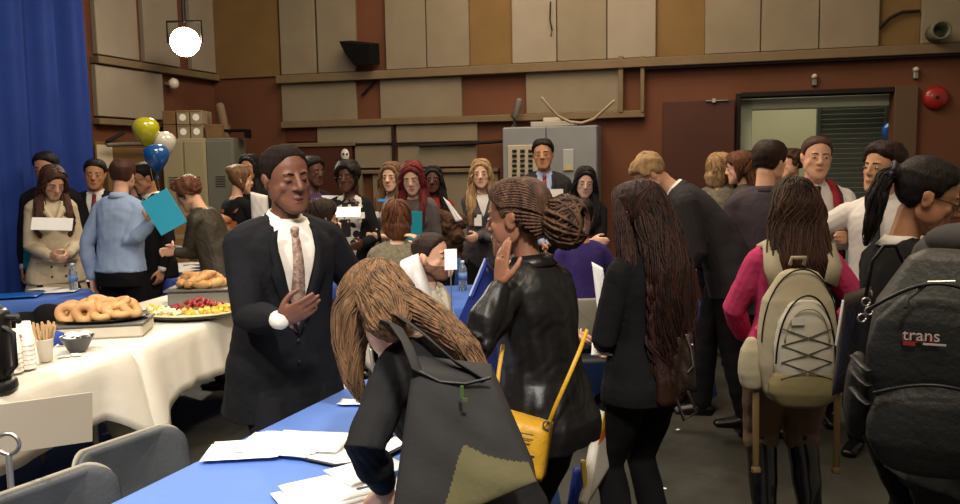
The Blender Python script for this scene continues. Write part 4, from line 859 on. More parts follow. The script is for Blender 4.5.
# ---- croissants on a raised tray
p = onz(203, 303, TZ); rs_ = empty('display_stand', (p.x, p.y, TZ), R(5), 'grey block stand under the croissants', 'stand'); g = G(); g.box((0, 0, .05), (.20, .13, .05), bev=.01); obj('riser', g, mat('riser_grey', '#7b7670', .6), rs_); g = G(); g.box((0, 0, .106), (.22, .15, .007), bev=.004); obj('stand_top', g, GST, rs_)
def croissant_mesh():
    g = G(); pts = []; r = []
    for i in range(15):
        t = i / 14 * 2 - 1; a = t * 1.15; pts.append((.06 * math.sin(a), .06 * (1 - math.cos(a)) * 1.0, 0)); r.append((.008 + .020 * math.cos(t * 1.35)) * (1 + .09 * (i % 2)))
    g.tube(pts, r, n=12, up=(0, 0, 1)); return mkmesh('croissant', g, BREAD2)
cm = croissant_mesh(); rs = random.Random(9)
for k in range(13):
    ring = k < 8; a = k * 2.4; rr = .10 if ring else .045; lay(cm, 'croissant', (p.x + rr * 1.25 * math.cos(a), p.y + rr * .75 * math.sin(a), TZ + .135 + (0 if ring else .045) + .004 * (k % 3)), (R(rs.uniform(-20, 20)), R(rs.uniform(-15, 15)), rs.uniform(0, 6)), 'golden croissant heaped on the grey stand', 'croissant', 'croissants on the grey stand', 1.25)
# ---- fruit platter
p = onz(188, 317, TZ); FP = (p.x + .02, p.y + .02); f = empty('fruit_platter', (FP[0], FP[1], TZ + .004), 0, 'large oval platter piled with red grapes and yellow cheese', 'platter')
g = G(); g.lathe([(.24, 0), (.27, .006), (.325, .028), (.33, .032), (.27, .014), (.0, .012)], 48); g.v = [(x * 1.0, y * .78, z) for x, y, z in g.v]; obj('tray', g, mat('tray_clear_black', '#24211d', .25), f, True)
g = G(); g.lathe([(.0, .016), (.262, .016), (.30, .030), (.305, .034), (.0, .034)][:4], 48); g.v = [(x, y * .78, z) for x, y, z in g.v]; obj('doily', g, mat('lettuce_pale', '#cdbf83', .7, col2='#e0d6a8', nscale=20, bump=.5, bscale=30), f, True)
gg = G(); gg.ell((0, 0, 0), (.0125, .0125, .015), n=12, m=8); gm = mkmesh('grape', gg, mat('red_grape', '#7c1e22', .25, col2='#9c3434', nscale=20, coat=.3)); ch = G(); ch.box((0, 0, 0), (.013, .013, .011), bev=.002); chm = mkmesh('cheese_cube', ch, mat('yellow_cheese', '#d9a838', .6, col2='#e3bb58', nscale=30), False); ch2 = mkmesh('cheese_cube', ch, mat('white_cheese', '#e2d8b0', .6), False)
rs = random.Random(12)
for k in range(110):
    a = rs.uniform(0, 6.28); q = rs.random() ** .6; x, y = .19 * q * math.cos(a) + .03, .095 * q * math.sin(a) + .06; z = .044 + .055 * (1 - q) + rs.uniform(0, .006); lay(gm, 'grape', (FP[0] + x, FP[1] + y, TZ + z), (rs.random() * 3, rs.random() * 3, 0), 'red grape in the bunch at the middle of the oval platter', 'grape', 'red grapes on the platter')
for k in range(64):
    a = rs.uniform(PI * .95, 2 * PI * 1.05); q = rs.uniform(.68, .98); x, y = .27 * q * math.cos(a), .19 * q * math.sin(a); wht = abs(a - 4.2) < .5; lay(ch2 if wht else chm, 'cheese_cube', (FP[0] + x, FP[1] + y, TZ + .046 + rs.uniform(0, .022)), (rs.random(), rs.random(), rs.random() * 3), 'white cheese cube at the front rim of the oval platter' if wht else 'yellow cheese cube around the rim of the oval platter', 'cheese', 'white cheese cubes' if wht else 'yellow cheese cubes')
# ---- cups, sticks, bowl, urn
CUPM = mat('paper_cup', '#d9d2c4', .6); CUPW = mat('cup_white', '#e3ddd0', .6)
def cup(px, py, n, lab, k, z=TZ):
    p = onz(px, py, z)
    for i in range(n):
        c = empty('paper_cup', (p.x, p.y, z + .006 + i * .022), 0, lab[0] if i == n - 1 else lab[1], 'cup', k if n > 1 else None)
        g = G(); g.lathe([(.0, .0), (.029, 0), (.040, .105), (.042, .107), (.040, .109), (.038, .106), (.027, .004), (.0, .004)], 24); g.v = [(x, y, .112 - zz) if n > 1 else (x, y, zz) for x, y, zz in g.v]; obj('cup_wall', g, CUPM, c, True)
        if n > 1 and i > 2: g = G(); g.lathe([(0, 0), (.009, 0), (.009, .001), (0, .001)], 12); g.v = [(x, -.036 - z_, y + .05) for x, y, z_ in g.v]; obj('printed_mark', g, mat('mark_tan', '#a58a68', .7), c)
    return p
cup(14, 374, 5, ('top upturned cup of the stack beside the urn', 'upturned cup in the stack beside the urn'), 'cup stack beside the urn'); cup(27, 370, 6, ('top upturned cup of the taller stack', 'upturned cup in the taller stack before the sticks'), 'taller cup stack')
p = cup(46, 362, 1, ('white cup holding the wooden stir sticks', ''), None); rs = random.Random(3); WST = mat('stick_wood', '#b8976c', .7)
for k in range(22):
    a = k * 2.4; q = .026 * ((k + 1) / 22) ** .5; g = G(); b0 = Vector((q * .5 * math.cos(a), q * .5 * math.sin(a), .01)); b1 = Vector((q * 2.1 * math.cos(a), q * 2.1 * math.sin(a), .178 + rs.uniform(-.01, .01))); g.tube([b0, b1], [(.0055, .0012)] * 2, n=6, up=(0, 1, 0)); o = obj('stir_stick', g, WST, None); o.location = (p.x, p.y, TZ + .01); tag(o, 'flat wooden stir stick standing in the white cup', 'stir stick', 'wooden stir sticks in the cup')
p = onz(78, 352, TZ); bo = empty('bowl', (p.x, p.y, TZ + .006), 0, 'dark grey bowl full of white creamers and packets', 'bowl'); g = G(); g.lathe([(.0, 0), (.04, 0), (.045, .006), (.078, .07), (.084, .078), (.080, .078), (.072, .07), (.042, .012), (.0, .012)], 32); obj('bowl_shell', g, mat('bowl_grey', '#4c4b4c', .35), bo, True)
rs = random.Random(21); pk = G(); pk.box((0, 0, 0), (.018, .011, .003), bev=.002); pkm = mkmesh('sugar_packet', pk, mat('packet_white', '#e8e5df', .6), False)
for k in range(36): a = rs.uniform(0, 6.28); q = rs.random() ** .5 * .060; lay(pkm, 'sugar_packet', (p.x + q * math.cos(a), p.y + q * math.sin(a), TZ + .072 + rs.uniform(0, .025)), (rs.uniform(-.6, .6), rs.uniform(-.6, .6), rs.random() * 3), 'white sugar packet in the dark grey bowl', 'packet', 'sugar packets in the bowl')
p2 = onz(68, 358, TZ)
for k in range(6): lay(pkm, 'sugar_packet', (p2.x + rs.uniform(-.06, .05), p2.y + rs.uniform(-.03, .05), TZ + .009), (0, 0, rs.random() * 3), 'white sugar packet lying loose before the bowl', 'packet', 'loose sugar packets')
p = onz(57, 347, TZ); nb_ = G(); 
for k in range(3): nb_.ell((.018 * (k - 1), .01 * k, .035 + .012 * (k % 2)), (.026, .022, .036))
o = link('blue_napkin', remesh('blue_napkin', nb_, .005, 1, lambda V, N: V + N * (wob(V, 3, 90) * .005)[:, None], mats=[mat('napkin_blue', '#27408f', .8)])); o.location = (p.x, p.y, TZ + .005); tag(o, 'crumpled bright blue napkin beside the bowl', 'napkin')
p = onz(48, 330, TZ); bg = G(); bg.ell((-.04, 0, .05), (.16, .09, .055)); bg.ell((.10, .01, .075), (.11, .08, .07)); bg.ell((.18, .02, .05), (.06, .07, .05)); o = link('black_bag', remesh('black_bag', bg, .01, 2, lambda V, N: V + N * (wob(V, 8, 28) * .012)[:, None], mats=[BLKM])); o.location = (p.x - .1, p.y + .02, TZ + .003); tag(o, 'slumped black cloth bag behind the cups', 'bag')
# urn cut by the left edge
p = onz(2, 392, TZ); ur = empty('coffee_urn', (p.x - .055, p.y, TZ + .005), 0, 'dark metal coffee urn cut off by the left edge', 'coffee urn'); UM = mat('urn_dark', '#2c2a28', .35, metal=.6)
ur.scale = (1.25, 1.25, 1.25); g = G(); g.lathe([(.085, 0), (.09, .01), (.088, .03), (.075, .04)], 28); obj('base', g, BLK, ur, True); g = G(); g.lathe([(.07, .04), (.078, .05), (.082, .16), (.08, .26), (.07, .275), (.05, .28)], 28); obj('body', g, UM, ur, True); g = G(); g.lathe([(.05, .28), (.055, .285), (.05, .31), (.03, .32), (.028, .36), (.015, .37)], 24); obj('lid', g, METAL, ur, True)
g = G(); g.tube([(.07, 0, .25), (.115, 0, .25), (.118, 0, .235)], [.012, .011, .01], n=8, up=(0, 1, 0)); obj('spout', g, BLK, ur, True); g = G(); g.tube([(.075, -.02, .22), (.108, -.02, .20), (.108, -.02, .09), (.078, -.02, .06)], .009, n=8, up=(0, 1, 0)); obj('handle', g, BLK, ur, True)
# blue tray and white cards behind
p = onz(12, 297, TZ); paper(p.x, p.y, TZ + .004, .40, .28, R(15), 'bright blue flat tray folder on the table at the left edge', group=None, m=mat('tray_blue', '#1d62b8', .35), cat='folder', name='blue_folder')
p = onz(60, 318, TZ); paper(-2.75, 5.75 - .95, TZ, .25, .20, R(20), 'white sheet lying behind the black bag', group=None)
for i, (px, py, w_, h_, rz_) in enumerate(((60, 292, .25, .18, 10), (76, 283, .26, .18, 30), (44, 290, .2, .15, -20))):
    p = onz(px, py, TZ); paper(p.x, p.y, TZ + .001 * i, w_, h_, R(rz_), ('white sheet nearest the table edge before the trench coat', 'white sheet beside the water bottle on the blue table', 'white sheet leftmost on the blue table')[i], group=None)
rs = random.Random(5)
for i in range(6): p = onz(168 + 4 * (i % 3), 272 - 3 * (i // 2), TZ); paper(p.x + .1 * rs.random(), p.y, TZ + .0025 * i, .28, .2, rs.random(), 'white sheet in the spread behind the light blue shirt', group='papers behind the light blue shirt')
for i, (px, py) in enumerate(((350, 246), (372, 243), (388, 247), (362, 243))): p = onz(px, py, TZ); q_ = max(-1.95, min(-.9, p.x)); paper(q_, 6.62 + .03 * i, TZ + .002 * i, .26, .18, R(20 * i), 'white sheet on the dark blue table by the patterned top', group='papers on the dark blue table')
WATER = mat('clear_plastic', '#dfe9ee', .08, trans=.85); 
def bottle(x, y, z, label):
    r = empty('water_bottle', (x, y, z), 0, label, 'bottle'); g = G(); g.lathe([(.0, 0), (.030, 0), (.032, .01), (.032, .06), (.030, .07), (.032, .08), (.032, .14), (.026, .165), (.012, .185), (.012, .195)], 20); obj('bottle_body', g, WATER, r, True); g = G(); g.lathe([(.0325, .075), (.0328, .075), (.0328, .12), (.0325, .12)], 20); obj('paper_label', g, mat('label_blue', '#6d93c8', .5), r, True); g = G(); g.lathe([(0, .192), (.014, .192), (.014, .212), (0, .212)], 16); obj('cap', g, mat('cap_white', '#dfe4ea', .4), r, True)
p = onz(74, 291, TZ); bottle(p.x, p.y, TZ + .003, 'clear water bottle with blue label left of the light blue shirt'); bottle(-.13, 6.05, TZ + .003, 'clear water bottle behind the seated man with beard')
bottle(at(444, 240, 6.0).x, 6.0, .748, 'clear water bottle standing behind the man with beard') if False else None

# white board on the cloth, ring rod, chairs
p0 = at(-30, 440, 3.2); p1 = at(92, 392, 3.85); u_ = Vector((.21, .98, 0)).normalized()
a = Vector((-1.80, 3.72, 0)); g = G(); vs = []
for q in (at(-14, 406, 3.08), at(92, 392, 3.72), at(92, 441, 3.72), at(-14, 456, 3.08)):
    for t in (0, .004): v = q + Vector((t, -t, 0)); vs.append(tuple(v))
g.add(vs, [(0, 2, 4, 6), (7, 5, 3, 1), (0, 1, 3, 2), (2, 3, 5, 4), (4, 5, 7, 6), (6, 7, 1, 0)]); tag(obj('poster_board', g, mat('board_white', '#d2cabb', .7)), 'blank white board hanging against the nearest cream cloth', 'board')
p = at(8, 448, 2.3); g = G(); rp = empty('sign_stand', (p.x, p.y, 0), 0, 'chrome rod with a ring on top at the lower left', 'stand')
g.tube([(0, 0, .02), (0, 0, p.z - .02)], .009, n=10, up=(0, 1, 0)); obj('rod', g, METAL, rp, True); g = G(); g.tube([(.033 * math.cos(t), 0, p.z + .012 + .03 * math.sin(t)) for t in np.linspace(0, 2 * PI, 25)], .006, n=8, up=(0, 1, 0)); obj('ring', g, METAL, rp, True); g = G(); g.lathe([(.0, 0), (.13, 0), (.13, .012), (.02, .02), (0, .02)], 28); obj('base', g, METAL, rp, True)
CHM = mat('chair_grey_vinyl', '#3d3f41', .55, col2='#474a4c', nscale=10, bump=.15, bscale=80); CHB = mat('chair_shell_edge', '#8d8878', .5)
def chair(x, y, rz, label, top=.80, m=None, group=None):
    """faces +y: seat in front of the backrest"""
    r = empty('stacking_chair', (x, y, 0), rz, label, 'chair', group); m = m or CHM
    def pad(w, h, t, rc=.06, n=8):
        pts = []
        for cx, cy, a0 in ((w - rc, h - rc, 0), (-w + rc, h - rc, 90), (-w + rc, -h + rc, 180), (w - rc, -h + rc, 270)):
            for k in range(n): a = R(a0 + 90 * k / (n - 1)); pts.append((cx + rc * math.cos(a), cy + rc * math.sin(a)))
        return pts
    def slab(w, h, t, rc, crv, fn):
        P_ = pad(w, h, t, rc); g = G(); vs = []; rings = [(.0, -t), (.5, -t), (.9, -t), (1, -t * .6), (1, t * .4), (.96, t), (.85, t * 1.1), (.65, t * 1.15), (.45, t * 1.18), (.25, t * 1.2), (.1, t * 1.2), (.0, t * 1.2)]; n = len(P_)
        for q, z in rings:
            for px_, py_ in P_: vs.append(fn(px_ * max(q, .02), py_ * max(q, .02), z + crv * (px_ * q) ** 2))
        g.add(vs, [(i * n + j, i * n + (j + 1) % n, (i + 1) * n + (j + 1) % n, (i + 1) * n + j) for i in range(len(rings) - 1) for j in range(n)] + [tuple(range(n))[::-1], tuple((len(rings) - 1) * n + j for j in range(n))]); return g
    obj('seat', slab(.22, .21, .018, .05, -.1, lambda a, b, c: (a, b + .04, .445 + c)), m, r, True)
    bk = slab(.225, .135, .014, .07, 1.3, lambda a, b, c: (a, -.20 + c - (b) * .18, top - .135 + b)); obj('backrest', bk, m, r, True)
    sh_ = slab(.230, .14, .006, .07, 1.3, lambda a, b, c: (a, -.222 + c - (b) * .18, top - .135 + b)); obj('back_shell', sh_, CHB, r, True)
    for sx in (-1, 1):
        g = G(); g.tube([(sx * .215, -.24, .01), (sx * .20, -.19, .43), (sx * .19, -.225, top - .12)], .011, n=8, up=(1, 0, 0)); obj('leg', g, METAL, r, True); g = G(); g.tube([(sx * .215, .25, .01), (sx * .20, .20, .43), (sx * .20, -.19, .43)], .011, n=8, up=(1, 0, 0)); obj('leg', g, METAL, r, True)
    return r
a = at(152, 430, 2.75); chair(a.x + .02, 2.78, R(-120), 'dark grey padded chair nearer the cream drape, top fully in view', a.z - .07)
a = at(84, 484, 2.22); chair(a.x - .02, 2.24, R(-120), 'dark grey padded chair cut by the lower edge beside the chrome rod', a.z - .04)

# balloons
def balloon(px, py, Y, r_, col, label, tie):
    c = at(px, py, Y); o = empty('balloon', (c.x, c.y, c.z - r_ * 1.3), 0, label, 'balloon'); g = G(); prof = [(.004, -1.30), (.02, -1.22), (.22, -1.05), (.55, -.72), (.83, -.30), (.97, .10), (1.0, .35), (.93, .66), (.70, .93), (.36, 1.08), (.0, 1.12)]
    g.lathe([(a_ * r_, b_ * r_ + r_ * 1.3) for a_, b_ in prof], 32); obj('balloon_skin', g, mat('balloon_' + label.split()[0], col, .12, coat=.6, spec=.6), o, True); g = G(); g.lathe([(.012, -.035), (.004, -.012), (.006, 0)], 10); obj('knot', g, MATS['balloon_' + label.split()[0]], o)
    g = G(); w_ = Vector(tie) - o.location; g.tube([(0, 0, -.03), (w_.x * .3 + .02, w_.y * .3, w_.z * .35), (w_.x * .7 - .02, w_.y * .7, w_.z * .7), tuple(w_)], .002, n=5, up=(0, 1, 0)); obj('ribbon', g, mat('ribbon_white', '#c9c4b8', .5), o)
tie = onz(166, 268, TZ); tie = (tie.x, tie.y, TZ + .01)
balloon(146, 132, 6.9, .108, '#b3ac12', 'yellow balloon floating highest of the three', tie); balloon(164, 145, 7.0, .10, '#c9c3b4', 'white balloon half hidden behind the yellow and blue ones', tie); balloon(156.5, 158, 6.7, .10, '#114f92', 'blue balloon lowest of the three by the lockers', tie)
bb = hit(889, 133, WO - NB * .5, NB); balloon(893, 134, bb.y, .11, '#1d5fb5', 'royal blue balloon peeking behind the door jamb', (bb.x + .1, bb.y, .9))
# cartons stacked behind the curly haired person
for i, (px, py, l) in enumerate(((176, 262, 'tan carton lowest of the stack beside the deep blue cloth'), (178, 243, 'tan carton in the middle of the stack beside the deep blue cloth'), (175, 226, 'tan carton on top of the stack beside the deep blue cloth'))):
    a = at(172, 262, 8.1); r = empty('carton', (a.x + .02 * i, 8.15,   .0 + .41 * i), R(3 * i), l, 'box', None); g = G(); g.box((0, 0, .205), (.17, .15, .204), bev=.006); obj('carton_body', g, mat('carton_tan', '#7d5f38', .8, col2='#8a6b42', nscale=5), r); g = G(); g.box((0, -.152, .2), (.17, .001, .02)); obj('tape', g, CW, r)
# sign card between the seated man and the folder
p = at(451, 280, 3.6); ss = empty('table_sign', (p.x, p.y, .745), R(12), 'small blank white card on a thin rod before the seated man', 'sign'); top = at(451, 249, 3.6).z; g = G(); g.tube([(0, 0, .005), (0, 0, top - .76)], .003, n=6, up=(0, 1, 0)); obj('rod', g, METAL, ss); g = G(); g.box((0, -.004, top - .745 - .045), (.027, .002, .045)); obj('card', g, PAPER, ss)
g = G(); g.lathe([(0, 0), (.04, 0), (.04, .006), (0, .008)], 20); obj('base', g, METAL, ss)
# small floor bits
rs = random.Random(8)
for i, (px, py) in enumerate(((678, 430), (664, 489), (710, 396), (625, 498), (641, 404))):
    p = onz(px, py, 0); g = G(); g.box((0, 0, 0), (.012, .008, .001)); o = obj('paper_scrap', g, WHITE); o.location = (p.x, p.y, .003); o.rotation_euler = (0, 0, rs.random() * 3); tag(o, 'tiny pale paper scrap lying on the black floor', 'scrap', 'paper scraps on the floor')
# ------------------------------------------------------------------ the people
def ld(rz, v): return rotm(-rz) @ V3(v)          # world direction -> person space
F_ = fabric
SUITK = F_('suit_charcoal', '#121214', '#161619', bscale=18); SUITN = F_('suit_black', '#141416', '#1a1a1d'); TRB = F_('trousers_black', '#121113', '#171619'); SHW = F_('shirt_white', '#cfcbc6', '#d8d4cf', bscale=14, rough=.8); SHB = F_('shirt_light_blue', '#8699b8', '#92a5c3', bscale=12); SHOE = mat('shoe_black', '#0c0b0b', .35); SHOEB = mat('shoe_brown', '#3a2417', .4)
def suit(p, jm=SUITN, tm=TRB, sm=SHW, tie=None, vneck=.20, tag_=None, beard=None, hem=-.17, vw=.066, wr=.004, **bk):
    p.body(beard=beard, **bk); p.top('shirt', sm, .012, -.02, .542, sleeve=.25, wr=.001); p.top('jacket', jm, .026, hem, .518, sleeve=.93, vneck=vneck, vw=vw, flare=.035, cuff=.040, wr=wr, push=.022, ov=-.02)
    p.lapels(jm, .030, vneck, vw); p.collar(sm)
    if tie: p.tie(tie, .018, bottom=max(vneck + .03, .02))
    p.trousers(tm); p.shoes(SHOE); p.cuffs(sm); p.buttons(BLK, (vneck - .03, vneck - .12), 0, .030)
    if tag_: p.badge(*tag_)
    return p
def plain(p, tm_, top, legs=TRB, infl=.014, hem=-.08, vneck=0, vw=.06, sleeve=1.0, shoes=SHOE, name='jacket', inner=None, skirt=None, beard=None, wr=.004, flare=.03, boot=0, cuff=None, **bk):
    p.body(beard=beard, **bk)
    if inner: p.top('blouse', inner, .008, -.02, .50, sleeve=.3, wr=.001)
    p.top(name, top, infl, hem, .515, sleeve=sleeve, vneck=vneck, vw=vw, wr=wr, flare=flare, push=.018, cuff=cuff)
    if skirt: p.skirt(*skirt)
    if legs: p.trousers(legs)
    p.shoes(shoes, boot); return p
def quadthing(name, corners, depth, m, label, cat, bulge=.02, n=14, parts=None, mats=None, mfn=None, seed=1, wr=.004, group=None, parent=None, tilt=None):
    """a soft flat bag: corners tl,tr,br,bl in world; depth vector; pillowed both sides"""
    tl, tr, br, bl = [Vector(c) for c in corners]; D = Vector(depth); o_ = bl.copy(); nn = D.normalized(); g = G(); F0 = []; B0 = []
    for i in range(n + 1):
        for j in range(n + 1):
            u, v = i / n, j / n; p = (bl * (1 - u) + br * u) * (1 - v) + (tl * (1 - u) + tr * u) * v - o_; q = (max(0, 1 - abs(2 * u - 1) ** 3.5) * max(0, 1 - abs(2 * v - 1) ** 3.5)) ** .5; w_ = wr * math.sin(u * 13 + seed + v * 5) * math.sin(v * 11 + seed * 2) * q
            F0.append(p - nn * (bulge * q + w_)); B0.append(p + D + nn * bulge * q)
    k = n + 1; g.add(F0 + B0, []); N = k * k; fs = []; mi = []
    for i in range(n):
        for j in range(n):
            a = i * k + j; fs.append((a, a + k, a + k + 1, a + 1)); mi.append(mfn(i / n, j / n) if mfn else 0); fs.append((N + a, N + a + 1, N + a + k + 1, N + a + k)); mi.append(mi[-1])
    for i in range(n):
        for a, b in ((i * k, (i + 1) * k), (i * k + n, (i + 1) * k + n), (i, i + 1), (n * k + i, n * k + i + 1)): fs.append((a, b, N + b, N + a)); mi.append(0)
    g.f = fs; g.m = mi; me = mkmesh(name, g, mats or m); weld_recalc(me); r = link(name if not parts else parts, me, parent)
    if parts: e = empty(name, o_, 0, label, cat, group); r.parent = e; return e, o_
    r.location = o_; tag(r, label, cat, group); return r, o_
def wob_tube(pts, o_): return [tuple(Vector(p) - o_) for p in pts]
def onbody(p, name, label, cat): return empty(name, p.loc, p.rz, label, cat)
TEAL = mat('teal_card', '#1d8a9c', .5); CYAN = mat('cyan_card', '#2a9cc0', .5); BLUEC = mat('blue_card', '#1f6aa8', .5); ROYAL = mat('navy_folder', '#16235a', .35)
def slab(name, cx, cy, Y, w_, h_, yaw, pitch, roll, m, label, cat='folder', th=.004):
    c = at(cx, cy, Y); g = G(); g.box((0, 0, 0), (w_ / 2, th, h_ / 2), bev=.001); o = obj(name, g, m); o.location = c; o.rotation_euler = (R(pitch), R(roll), R(yaw)); tag(o, label, cat); return o

# ================= far left group
p = Person('person in black suit standing against the curtain behind the trench coat', 45, 153, 6.9, 190, head=(-10, 12, 0), sk='tan')
suit(p); p.cap(HA['black'], .014)
p = Person('person in beige trench coat with long brown hair reading a white sheet', 52, 168, 6.6, 215, 'f', head=(12, 32, 0), sk='fair', larm={'cw': (-.06, .27, .10)}, rarm={'cw': (.07, .27, .10)})
TR = F_('trench_beige', '#b3a58a', '#beb196', bscale=16); plain(p, None, TR, infl=.030, hem=-.14, vneck=.36, vw=.06, name='trench_coat', inner=BLKM, wr=.005, flare=.05); p.skirt(TR, .40, 'coat_skirt', .10); p.lapels(TR, .034, .36, .06, .06)
p.longhair(HA['brown'], .18, .26, wavy=.01); p.buttons(HA['brown'], (.10, .0, -.08), .05, .05); p.buttons(HA['brown'], (.10, .0, -.08), -.05, .05); g = G(); g.ribbon([(-.15, p.surf(-.15, .07, .05), .07), (0, p.surf(0, .07, .055), .07), (.15, p.surf(.15, .07, .05), .07)], [(-.15, p.surf(-.15, .03, .05), .03), (0, p.surf(0, .03, .055), .03), (.15, p.surf(.15, .03, .05), .03)], (0, 1, 0), .008); p.cobj('belt', g, TR)
c = p.world(p.M([(0, .33, .16)])[0]); s_ = slab('paper_sheet', 52, 224, c.y, .30, .10, 8, -20, 3, PAPER, 'white sheet held by the woman in the trench coat', 'paper', .002)
q, _ = quadthing('tote_bag', [at(x, y, 6.75) for x, y in ((24, 232), (36, 234), (36, 272), (23, 270))], (0, .08, 0), TEAL, 'teal bag hanging behind the trench coat', 'bag')
p = Person('person in dark suit and red tie smiling beside the light blue shirt', 94, 160, 7.2, 195, head=(0, 8, -4), sk='tan'); suit(p, tie=mat('tie_red', '#6e1f24', .5)); p.cap(HA['black'], .013)
p = Person('person in dark suit with glasses facing left behind the cyan folder', 143, 164, 7.1, 140, head=(-8, 18, 0), sk='tan'); suit(p, tie=mat('tie_dark', '#1c1c26', .6)); p.cap(HA['black'], .014); p.glasses(BLK)
p = Person('person in profile almost hidden between the light blue shirt and the glasses', 130, 168, 7.75, 105, 'f', sk='fair', head=(0, 5, 0)); plain(p, None, SUITN); p.longhair(HA['brown'], .1, 0)
p = Person('person in light blue shirt and black trousers seen from behind', 122, 160, 6.35, -12, head=(8, 6, 4), sk='fair', lean=6, larm={'world': at(92, 278, 6.3), 'pole': (-1, -.4, .2)}, rarm={'world': at(151, 222, 6.15), 'pole': (.3, -.5, -1), 'hd': ld(-12, (.3, -.3, 1))})
p.body(); p.top('shirt', SHB, .020, -.03, .525, sleeve=1.0, wr=.009, flare=.0, wf=26); p.collar(SHB); p.trousers(TRB, waist=.06); p.shoes(SHOE); p.cap(HA['brown'], .012)
g = G(); g.tube([p_ for p_ in [(.175 * math.cos(t), .122 * math.sin(t) - .005, .045) for t in np.linspace(0, 2 * PI, 30)]], [(.007, .018)] * 30, n=6, up=(0, 0, 1), cap=False); p.cobj('belt', g, BLK)
slab('folder', 164, 212, 6.05, .21, .28, 10, 0, -28, CYAN, 'bright cyan folder held by the man in light blue shirt')
p = Person('person with curly brown hair and dark olive jacket bending left', 188, 180, 6.3, 78, size=.95, build=.9, lean=20, head=(10, 30, 0), sk='fair', larm={'world': at(174, 250, 6.4), 'pole': (-.3, -.5, -1)}, rarm={'world': at(176, 252, 6.15), 'pole': (.4, -.6, -1)})
OL = mat('jacket_olive', '#2b251b', .6, col2='#352e22', nscale=12, bump=.4, bscale=20); plain(p, None, OL, infl=.030, hem=-.05, wr=.008); p.cap(HA['auburn'], .030, 'short', noise=.010, nf=70)
# leather backpack pair
p = Person('person with dark hair smiling behind the brown backpack', 249, 155, 7.9, 160, 'f', head=(10, 5, 0), sk='tan'); plain(p, None, SUITN); p.longhair(HA['black'], .2, .2)
p = Person('person in black jacket with fair bun turning right wearing the brown backpack', 240, 166, 7.2, -35, 'f', head=(-30, 8, 0), sk='fair', rarm={'cw': (.16, .30, .18)}, larm={'cw': (-.02, .30, .2)}); plain(p, None, SUITN)
p.cap(HA['ltbrown'], .016, 'long', extra=lambda g: g.ell((0, -.10, .08), (.045, .04, .04)))
LB = mat('leather_rust', '#6e3b20', .55, col2='#85502e', nscale=14, bump=.4, bscale=16); bp = onbody(p, 'backpack', 'rust brown leather backpack worn by the person with fair bun', 'backpack')
g = G(); g.ell((0, -.20, .20), (.15, .10, .20)); g.ell((0, -.27, .13), (.11, .06, .09)); g.box((0, -.19, .18), (.12, .08, .15)); g.v = [tuple(v) for v in p.M(g.v)]; link('bag_body', remesh('bag_body', g, .010, 3, lambda V, N: V + N * (wob(V, 4, 30) * .01)[:, None], mats=[LB], scale=p.sc), bp)
g = G(); g.ell((0, -.21, .33), (.13, .10, .06)); p.cobj('flap', g, LB, parent=bp)
for sd in (-1, 1): g = G(); g.ribbon([(sd * .10, -.11, .40), (sd * .105, -.02, .505), (sd * .10, .08, .46), (sd * .10, .12, .3)], [(sd * .06, -.11, .40), (sd * .07, -.02, .525), (sd * .06, .09, .46), (sd * .06, .13, .3)], (0, 0, 1), .008); p.cobj('strap', g, LB, parent=bp)
q, _ = quadthing('coat_on_arm', [at(x, y, 7.0) for x, y in ((250, 192), (266, 196), (268, 226), (252, 224))], (0, .06, 0), SHW, 'pale coat carried over the arm of the person with fair bun', 'coat')
p = Person('person in black and purple clothes beside the dark brown recess', 313, 158, 7.3, 215, 'm', head=(15, 5, 0), sk='deep', rarm={'cw': (.08, .30, .22)}, larm={'cw': (-.06, .3, .24)}); plain(p, None, F_('jacket_plum', '#1a141c', '#231a28'), vneck=.3, inner=F_('purple_shirt', '#3d2850', '#4a3260')); p.cap(HA['black'], .022, noise=.006); p.badge(-.07, .36, .03)
slab('paper_card', 330, 200, 6.9, .14, .075, 0, 0, 2, PAPER, 'small white card held up beside the man in the dark suit', 'card', .002)
p = Person('person in black cardigan over black and white patterned dress', 347, 163, 6.9, 188, 'f', head=(-22, 2, 0), sk='deep', larm={'cw': (-.10, .26, .14)}, rarm={'cw': (.10, .26, .12)}, build=1.05)
def patt():
    m = mat('dress_pattern', '#c9c4bc', .8); nt = m.node_tree; b = nt.nodes['Principled BSDF']; tc = nt.nodes.new('ShaderNodeTexCoord'); v = nt.nodes.new('ShaderNodeTexVoronoi'); v.inputs['Scale'].default_value = 13; r_ = nt.nodes.new('ShaderNodeValToRGB'); r_.color_ramp.interpolation = 'CONSTANT'; e = r_.color_ramp.elements; e[0].color = lin('#15131a'); e[1].position = .42; e[1].color = lin('#b9b4ad'); nt.links.new(tc.outputs['Object'], v.inputs['Vector']); nt.links.new(v.outputs['Distance'], r_.inputs[0]); nt.links.new(r_.outputs[0], b.inputs['Base Color']); return m
PT = patt(); p.body(); p.top('dress', PT, .014, -.1, .46, sleeve=0); p.skirt(PT, .50, 'dress_skirt', .08); p.top('cardigan', SUITN, .022, -.12, .515, vneck=-.14, vw=.11, push=.022, flare=.04); p.shoes(SHOE); p.cap(HA['black'], .030, 'long', noise=.008, extra=lambda g: g.ell((0, -.06, .12), (.05, .05, .035))); p.badge(-.09, .37, .03)
slab('paper_sheet', 347, 212, 6.5, .21, .15, 6, -62, 0, PAPER, 'white sheet held by the woman in the patterned dress', 'paper', .002)
p = Person('person with light brown hair and pale top facing left', 391, 163, 7.15, 150, 'f', head=(14, 8, 0), sk='pale', larm={'cw': (-.04, .27, .18)}, rarm={'cw': (.02, .27, .18)}); plain(p, None, F_('top_pale', '#8d8478', '#9a9186'), sleeve=.8); p.longhair(HA['ltbrown'], .22, .2); p.badge(.07, .36)
